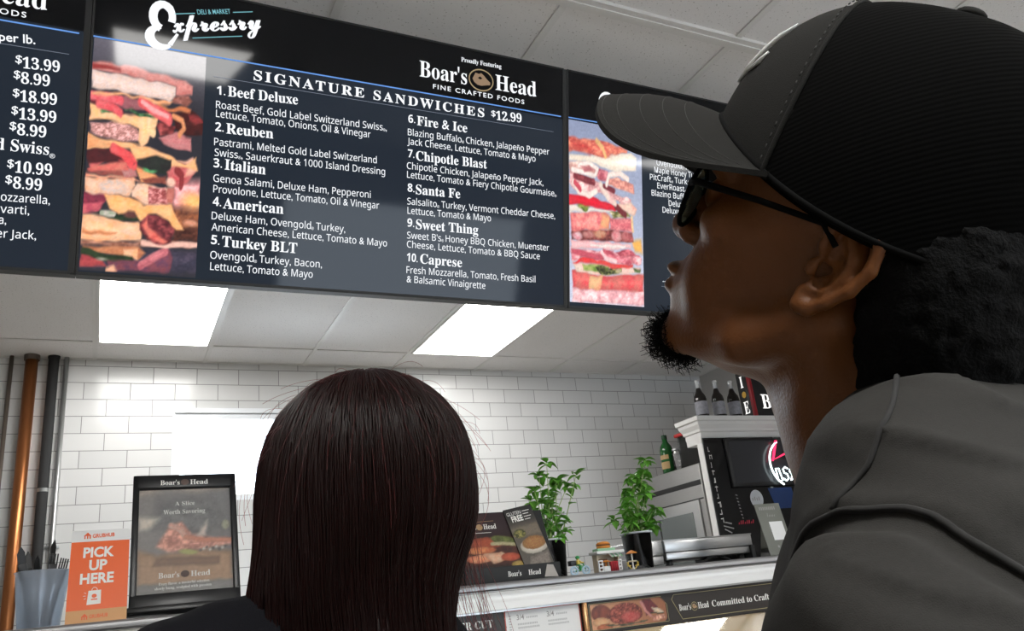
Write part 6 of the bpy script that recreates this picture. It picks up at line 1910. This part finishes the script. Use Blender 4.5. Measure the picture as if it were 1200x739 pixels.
# sunglasses
sg = MB()
gl = []
for s in (1, -1):
    ring_ = []
    for i in range(25):
        a = 2 * PI * i / 24
        y = s * (.034 + .027 * math.cos(a)); z = .012 + .021 * math.sin(a) * (1 - .12 * math.cos(a))
        x = .103 - .9 * y * y * 3.2
        ring_.append((x, y, z))
    sg.tube([tuple(to_body(p)) for p in ring_], .0019, 6)
    c = (.1035 - 2.88 * .034 ** 2, s * .034, .012)
    lv = MB()
    P = [[tuple(to_body((c[0] + (p[0] - c[0]) * k / 5, c[1] + (p[1] - c[1]) * k / 5, c[2] + (p[2] - c[2]) * k / 5))) for k in range(6)] for p in ring_]
    lv.grid(P)
    gl.append(lv)
    sg.tube([tuple(to_body(p)) for p in ((.0925, s * .061, .020), (.085, s * .073, .022), (.04, s * .077, .024), (.0, s * .079, .024), (-.012, s * .079, .014))], [.0028, .0026, .0022, .002, .002], 6)
sg.tube([tuple(to_body(p)) for p in ((.102, .009, .018), (.106, 0, .020), (.102, -.009, .018))], .0018, 6)
so = sg.build('sunglasses', M_CAPK, man)
M_LENS = mat('dark_olive_lens', (0.03, 0.032, 0.012), rough=.06, trans=.35, ior=1.2, coat=.4)
for lv in gl: lv.build('lens', M_LENS, so)

# shirt
SH = Field((-.32, -.22, .74), (.32, .24, 1.46), .0046)
NK = np.array([0.0, -.012, NECK_Z])
SH.ell((0, .005, 1.148), (.180, .122, .235), 0)
SH.ell((0, .010, .95), (.165, .118, .22), .05)
SH.ell((0, .005, .84), (.175, .120, .10), .05)
for s in (-1, 1):
    SH.path([(s * .03, -.020, NECK_Z - .030), (s * .11, -.020, NECK_Z - .072), (s * .178, -.012, NECK_Z - .140)], [.066, .066, .070], .035)
    SH.path([(s * .186, -.010, 1.246), (s * .222, -.020, 1.11), (s * .244, -.028, 1.01)], [.074, .064, .060], .028)
SH.ell((0, -.055, 1.278), (.13, .06, .10), .04)
SH.ell((.02, -.085, 1.335), (.11, .055, .062), .04)
SH.cone((0, -.012, NECK_Z - .05), (NK[0], NK[1] + .004, NECK_Z + .012), .075, .068, .02)
# drag lines across shoulder and back
x, y, z = np.broadcast_arrays(SH.X, SH.Y, SH.Z)
rad = np.sqrt((x + .0) ** 2 + (y + .01) ** 2 + (z - NECK_Z) ** 2)
ph = (z - .50 * y + .22 * np.abs(x)) * 62 + 4.5 * smooth_noise(x, y, z, 9, 9, 9, 5)
ridge = np.exp(-(np.sin(ph) ** 2) / .16) * np.clip(.25 + 1.5 * smooth_noise(x, y, z, 16, 16, 16, 21), 0, 1)
q_ = vnoise((z - .45 * y + .2 * np.abs(x)) * 30 + 7, np.abs(x) * 7 + 3, y * 6 + 5)
q2_ = vnoise((z - .30 * y + .3 * np.abs(x)) * 52 + 2, np.abs(x) * 11 + 1, y * 9 + 8)
crease = (1 - np.abs(2 * q_ - 1)) ** 4 * .016 + (1 - np.abs(2 * q2_ - 1)) ** 4 * .008
fold = -crease * np.clip((.05 - y) * 14, 0, 1) + smooth_noise(x, y, z, 20, 20, 20, 9) * .006
SH.D += fold.astype(np.float32) * np.clip(rad * 9 - .45, .05, 1)
# armhole: the sleeve tucks in under the seam
def smooth_path(P, n=6):
    for _ in range(n): P[1:-1] = .25 * P[:-2] + .5 * P[1:-1] + .25 * P[2:]
    return P
SLEEVE = [(-.150, .088, 1.215), (-.158, .082, 1.255), (-.166, .066, 1.295), (-.176, .042, 1.318), (-.188, .0293, 1.3253), (-.1971, .0194, 1.3272), (-.2052, .0101, 1.3289), (-.210, .002, 1.3275),
          (-.2128, -.0055, 1.3257), (-.2128, -.0155, 1.3225), (-.2148, -.0246, 1.3181), (-.219, -.0308, 1.3151), (-.2255, -.0368, 1.3114), (-.2293, -.0419, 1.3077), (-.2308, -.0512, 1.3004),
          (-.2314, -.0597, 1.2931), (-.2300, -.066, 1.281), (-.222, -.076, 1.252), (-.210, -.084, 1.212)]
SHOULDER = [(-.125, -.024, 1.398), (-.142, -.0232, 1.391), (-.1562, -.0224, 1.384), (-.1679, -.0202, 1.3765), (-.1798, -.018, 1.3695), (-.1852, -.0148, 1.3638), (-.1855, -.0117, 1.3585), (-.1873, -.009, 1.3528), (-.1886, -.006, 1.3476), (-.1886, -.0011, 1.3439), (-.1900, .0036, 1.3402), (-.1935, .0078, 1.3363), (-.196, .0122, 1.3325), (-.1965, .0165, 1.3291)]
arm = {}
for s in (-1, 1):
    c_ = np.array([[-s * q[0], q[1], q[2]] for q in SLEEVE])
    c_ = np.stack([np.interp(np.linspace(0, 1, 60), np.linspace(0, 1, len(c_)), c_[:, i]) for i in range(3)], 1)
    arm[s] = smooth_path(SH.project(c_, .0), 5)
for s in (-1, 1):
    g_ = arm[s] + np.array([s * .007, 0, -.002])
    for i in range(0, len(g_) - 2, 2):
        SH.cone(tuple(g_[i]), tuple(g_[i + 2]), .0055, .0055, .010, neg=True)
SH.cone((0, -.012, NECK_Z - .02), (NK[0] - .005, NK[1] + .01, NECK_Z + .12), .0605, .066, .004, neg=True)
v_, q_ = join(SH.mesh())
shirt = np_obj('shirt', v_, q_, M_SHIRT, man)
# ribbed neckband
cb = []
for i in range(49):
    a = 2 * PI * i / 48
    cb.append((NK[0] + .066 * math.cos(a), NK[1] + .004 + .066 * math.sin(a), NECK_Z + .012 - .022 * math.sin(a) - .012 * math.cos(a) ** 2))
b = MB(); b.tube(cb, .0065, 8, flat=1.7); b.build('neckband', M_SHIRT, shirt)
for s in (-1, 1):
    p_ = np.array([[-s * q[0], q[1], q[2]] for q in SHOULDER])
    p_ = np.stack([np.interp(np.linspace(0, 1, 34), np.linspace(0, 1, len(p_)), p_[:, i]) for i in range(3)], 1)
    p_ = smooth_path(SH.project(p_, .0008, 4), 3)
    c_ = SH.project(arm[s], .0006, 3)
    b = MB(); b.tube([tuple(q) for q in p_], .0017, 6); b.build('shoulder_seam', M_SEAM, shirt)
    b = MB(); b.tube([tuple(q) for q in c_], .0020, 6); b.build('sleeve_seam', M_SEAM, shirt)

def lower_body(person, hip_w=.09, hem=.86, m_tr=M_JEAN, k=1.0):
    L = Field((-.24, -.17, .05), (.24, .24, .95), .008)
    L.ell((0, 0, .86), (.158 * k, .112 * k, .09), 0)
    for s in (-1, 1):
        L.path([(s * hip_w, 0, .83), (s * (hip_w + .005), .008, .48), (s * (hip_w + .01), -.005, .085)], [.086 * k, .062 * k, .056 * k], .02)
    v_, q_ = join(L.mesh()); np_obj('trousers', v_, q_, m_tr, person)
    for s in (-1, 1):
        S_ = Field((s * (hip_w + .01) - .06, -.10, -.004), (s * (hip_w + .01) + .06, .22, .13), .005)
        x = s * (hip_w + .01)
        S_.path([(x, -.035, .045), (x, .06, .040), (x, .145, .032)], [.042, .044, .034], .02)
        S_.path([(x, -.01, .06), (x, -.01, .10)], [.045, .046], .02)
        S_.D = np.maximum(S_.D, (0.001 - S_.Z).astype(np.float32))
        v_, q_ = join(S_.mesh()); np_obj('shoe', v_, q_, M_SHOE, person)
lower_body(man)

# ---------------------------------------------------------------- the woman with auburn hair
def hair_mat(name, col, tcol, mixf, rough=.38):
    m = bpy.data.materials.new(name); m.use_nodes = True
    nt = m.node_tree; p = nt.nodes['Principled BSDF']; o = nt.nodes['Material Output']
    p.inputs['Base Color'].default_value = (*col, 1); p.inputs['Roughness'].default_value = rough; p.inputs['Specular IOR Level'].default_value = .3
    tc = nt.nodes.new('ShaderNodeTexCoord'); n = nt.nodes.new('ShaderNodeTexNoise'); n.inputs['Scale'].default_value = 60; mp = nt.nodes.new('ShaderNodeMapping'); mp.inputs['Scale'].default_value = (1, 1, .08)
    nt.links.new(tc.outputs['Object'], mp.inputs[0]); nt.links.new(mp.outputs[0], n.inputs['Vector'])
    mx = nt.nodes.new('ShaderNodeMix'); mx.data_type = 'RGBA'; mx.inputs['A'].default_value = (*[c * .55 for c in col], 1); mx.inputs['B'].default_value = (*[c * 1.6 for c in col], 1)
    nt.links.new(n.outputs['Fac'], mx.inputs['Factor']); nt.links.new(mx.outputs['Result'], p.inputs['Base Color'])
    t = nt.nodes.new('ShaderNodeBsdfTranslucent'); t.inputs['Color'].default_value = (*tcol, 1)
    ms = nt.nodes.new('ShaderNodeMixShader'); ms.inputs[0].default_value = mixf
    nt.links.new(p.outputs[0], ms.inputs[1]); nt.links.new(t.outputs[0], ms.inputs[2]); nt.links.new(ms.outputs[0], o.inputs['Surface'])
    return m
M_HAIR = hair_mat('dark_auburn_hair', (0.009, 0.0024, 0.0020), (0.50, 0.05, 0.035), .20, .40)
M_WISP = hair_mat('auburn_flyaway_hair', (0.10, 0.03, 0.03), (0.6, 0.22, 0.22), .5)
M_SKIN2 = mat('light_brown_skin', (0.36, 0.20, 0.13), rough=.5, sss=.05, bump=.1, bscale=400)
M_TOP = mat('black_knit_top', (0.006, 0.006, 0.008), rough=.95, bump=.4, bscale=900, spec=.15)

WOM = (0.262, 0.905)
W_ROT = math.radians(8)
woman = thing('person', 'woman with dark auburn shoulder length hair and a black top, seen from behind', 'person', (WOM[0], WOM[1], 0), (0, 0, W_ROT))
WHZ = 1.440
WS = 0.96
WBm = head_basis(0, math.radians(18), math.radians(4))
WO = np.array([0.0, 0.012, WHZ])
def w_body(P): return (np.asarray(P) * WS) @ WBm.T + WO
def w_head(P): return ((np.asarray(P) - WO) @ WBm) / WS
wn_ = w_head(np.array([[0.0, -.030, 1.335], [0.0, -.04, 1.27]]))
F = head_field(.0034, [tuple(wn_[0]), tuple(wn_[1])], lo=(-.14, -.105, -.24), hi=(.135, .105, .155))
hv, hq = F.mesh()
A = Field((-.32, -.16, .46), (.32, .20, 1.27), .0046)
for s in (-1, 1):
    hand_arm(A, s, (s * .178, -.015, 1.17), (s * .215, -.05, .95), (s * .22, .05, .73), (s * .01, .10, -.28), (.042, .034, .025))
av, aq = A.mesh()
bv, bq = join((w_body(hv), hq), (av, aq))
np_obj('body', bv, bq, M_SKIN2, woman)

# hair: inner mass and combed strands over it
HF = Field((-.19, -.20, 1.14), (.19, .14, 1.62), .0045)
zc = WHZ + .016
HF.ell((-.005, -.020, zc - .002), (.113, .116, .113), 0)
HF.ell((-.010, -.030, zc - .055), (.114, .098, .088), .03)
HF.path([(-.085, -.035, zc - .12), (-.093, -.020, zc - .18), (-.078, .02, zc - .23)], [.052, .044, .026], .03)
HF.path([(.044, -.035, zc - .12), (.022, -.030, zc - .185), (.040, -.02, zc - .24)], [.034, .036, .022], .03)
HF.ell((-.014, -.060, zc - .185), (.074, .055, .085), .02)
HF.ell((0, .135, zc - .06), (.088, .14, .14), .01, neg=True)     # open in front of the face
n, k = 3600, 22
az = rng.uniform(-2.55, 2.55, n)                 # 0 = straight back
apex = np.array([.006, -.010, zc + .118])
t = np.linspace(0, 1, k)
start = rng.uniform(0, .25, n)
end = rng.uniform(.80, 1.0, n)
T = start[:, None] + (end - start)[:, None] * t[None]
# meridian over the dome, then straight down
ang = np.clip(T * 2.35, 0, PI / 2)
drop = np.maximum(0, T * 2.35 - PI / 2) / (2.35 - PI / 2)
rx, ry = .124, .120
wob = rng.normal(0, .03, n)[:, None] + .10 * np.sin(T * 5 + rng.uniform(0, 6, n)[:, None]) * rng.uniform(.1, .6, n)[:, None]
a_ = az[:, None] + wob
X = -.006 + np.sin(a_) * np.sin(ang) * rx * (1 - .58 * np.clip(np.sin(a_), 0, 1) * drop)
Y = -.020 - np.cos(a_) * np.sin(ang) * ry
Z = zc + np.cos(ang) * .118 - drop * .245
P = np.stack([X, Y, Z], -1).reshape(-1, 3)
off = (rng.uniform(-.002, .0035, n)[:, None] + .0015 * np.sin(T * 9 + rng.uniform(0, 6, n)[:, None])).reshape(-1)
P = HF.project(P, 0.0, 5)
g = np.stack([HF.sample(P + np.eye(3)[i] * .004) - HF.sample(P - np.eye(3)[i] * .004) for i in range(3)], 1)
g /= np.maximum(np.linalg.norm(g, axis=1, keepdims=True), 1e-6)
P = (P + g * off[:, None]).reshape(n, k, 3)
ok = (np.abs(P - np.array([0, -.03, zc - .06])).max(axis=(1, 2)) < .25) & (np.linalg.norm(np.diff(P, axis=1), axis=2).max(axis=1) < .05)
P = P[ok]; n = len(P)
P[:, 1:-1] = .25 * P[:, :-2] + .5 * P[:, 1:-1] + .25 * P[:, 2:]
rad = np.full((n, k), .0011) * np.concatenate([np.linspace(.6, 1, 5), np.ones(k - 10), np.linspace(1, .3, 5)])[None]
sv, sq = strands(P, rad, 3)
v_, q_ = join(HF.mesh())
hair = np_obj('hair', np.concatenate([v_, sv]), np.concatenate([q_, sq + len(v_)]), M_HAIR, woman)
# fly-away hairs
n2, k2 = 170, 14
sel = rng.integers(0, n, n2)
base = P[sel][:, ::1]
tt2 = np.linspace(0, 1, k2)
i0 = rng.integers(2, 14, n2)
Q = np.empty((n2, k2, 3))
for i in range(n2):
    p0 = base[i, i0[i]]; d = base[i, i0[i] + 4] - p0; d /= max(1e-6, np.linalg.norm(d))
    o = p0 - np.array([0, -.02, zc - .03]); o /= np.linalg.norm(o)
    L = rng.uniform(.03, .10)
    Q[i] = p0 + d[None] * (L * tt2)[:, None] + o[None] * (rng.uniform(.004, .026) * np.sin(tt2 * rng.uniform(1.2, 2.8)))[:, None]
lw = 40                                           # loose wisps hanging on the right
for i in range(lw):
    p0 = np.array([.098 + rng.uniform(-.01, .008), -.03 + rng.uniform(-.04, .04), zc - .09 + rng.uniform(-.03, .03)])
    L = rng.uniform(.10, .17)
    w = rng.uniform(.012, .040); f = rng.uniform(2, 5); ph = rng.uniform(0, 6)
    Q[i] = p0 + np.stack([w * np.sin(tt2 * 1.7) + .005 * np.sin(tt2 * f + ph), .01 * np.sin(tt2 * f), -L * tt2], -1)
sv, sq = strands(Q, np.full((n2, k2), .00026), 3)
np_obj('flyaway_hair', sv, sq, M_WISP, hair, loc=(0, 0, 0))

# top
TP = Field((-.29, -.20, .74), (.29, .22, 1.40), .0052)
TP.ell((0, -.005, 1.12), (.150, .110, .20), 0)
TP.ell((0, .040, 1.13), (.125, .105, .085), .04)
TP.ell((0, 0, .93), (.140, .105, .20), .05)
TP.ell((0, 0, .84), (.155, .112, .09), .05)
for s, dz in ((-1, .020), (1, -.125)):
    TP.path([(s * .02, -.025, 1.300), (s * .09, -.015, 1.276 + dz * .75), (s * .200, -.012, 1.246 + dz)], [.048, .052, .060], .03)
    TP.path([(s * .203, -.012, 1.236 + dz), (s * .220, -.035, 1.06), (s * .218, -.048, .93), (s * .222, .03, .78)], [.058, .050, .043, .036], .02)
x, y, z = np.broadcast_arrays(TP.X, TP.Y, TP.Z)
TP.D += (smooth_noise(x, y, z, 24, 24, 18, 6) * .008).astype(np.float32)
TP.cone((0, -.034, 1.29), (0, -.03, 1.42), .052, .056, .004, neg=True)
v_, q_ = join(TP.mesh())
np_obj('top', v_, q_, M_TOP, woman)
lower_body(woman, .082, .86, mat('black_trousers', (.012, .012, .013), rough=.9), .93)
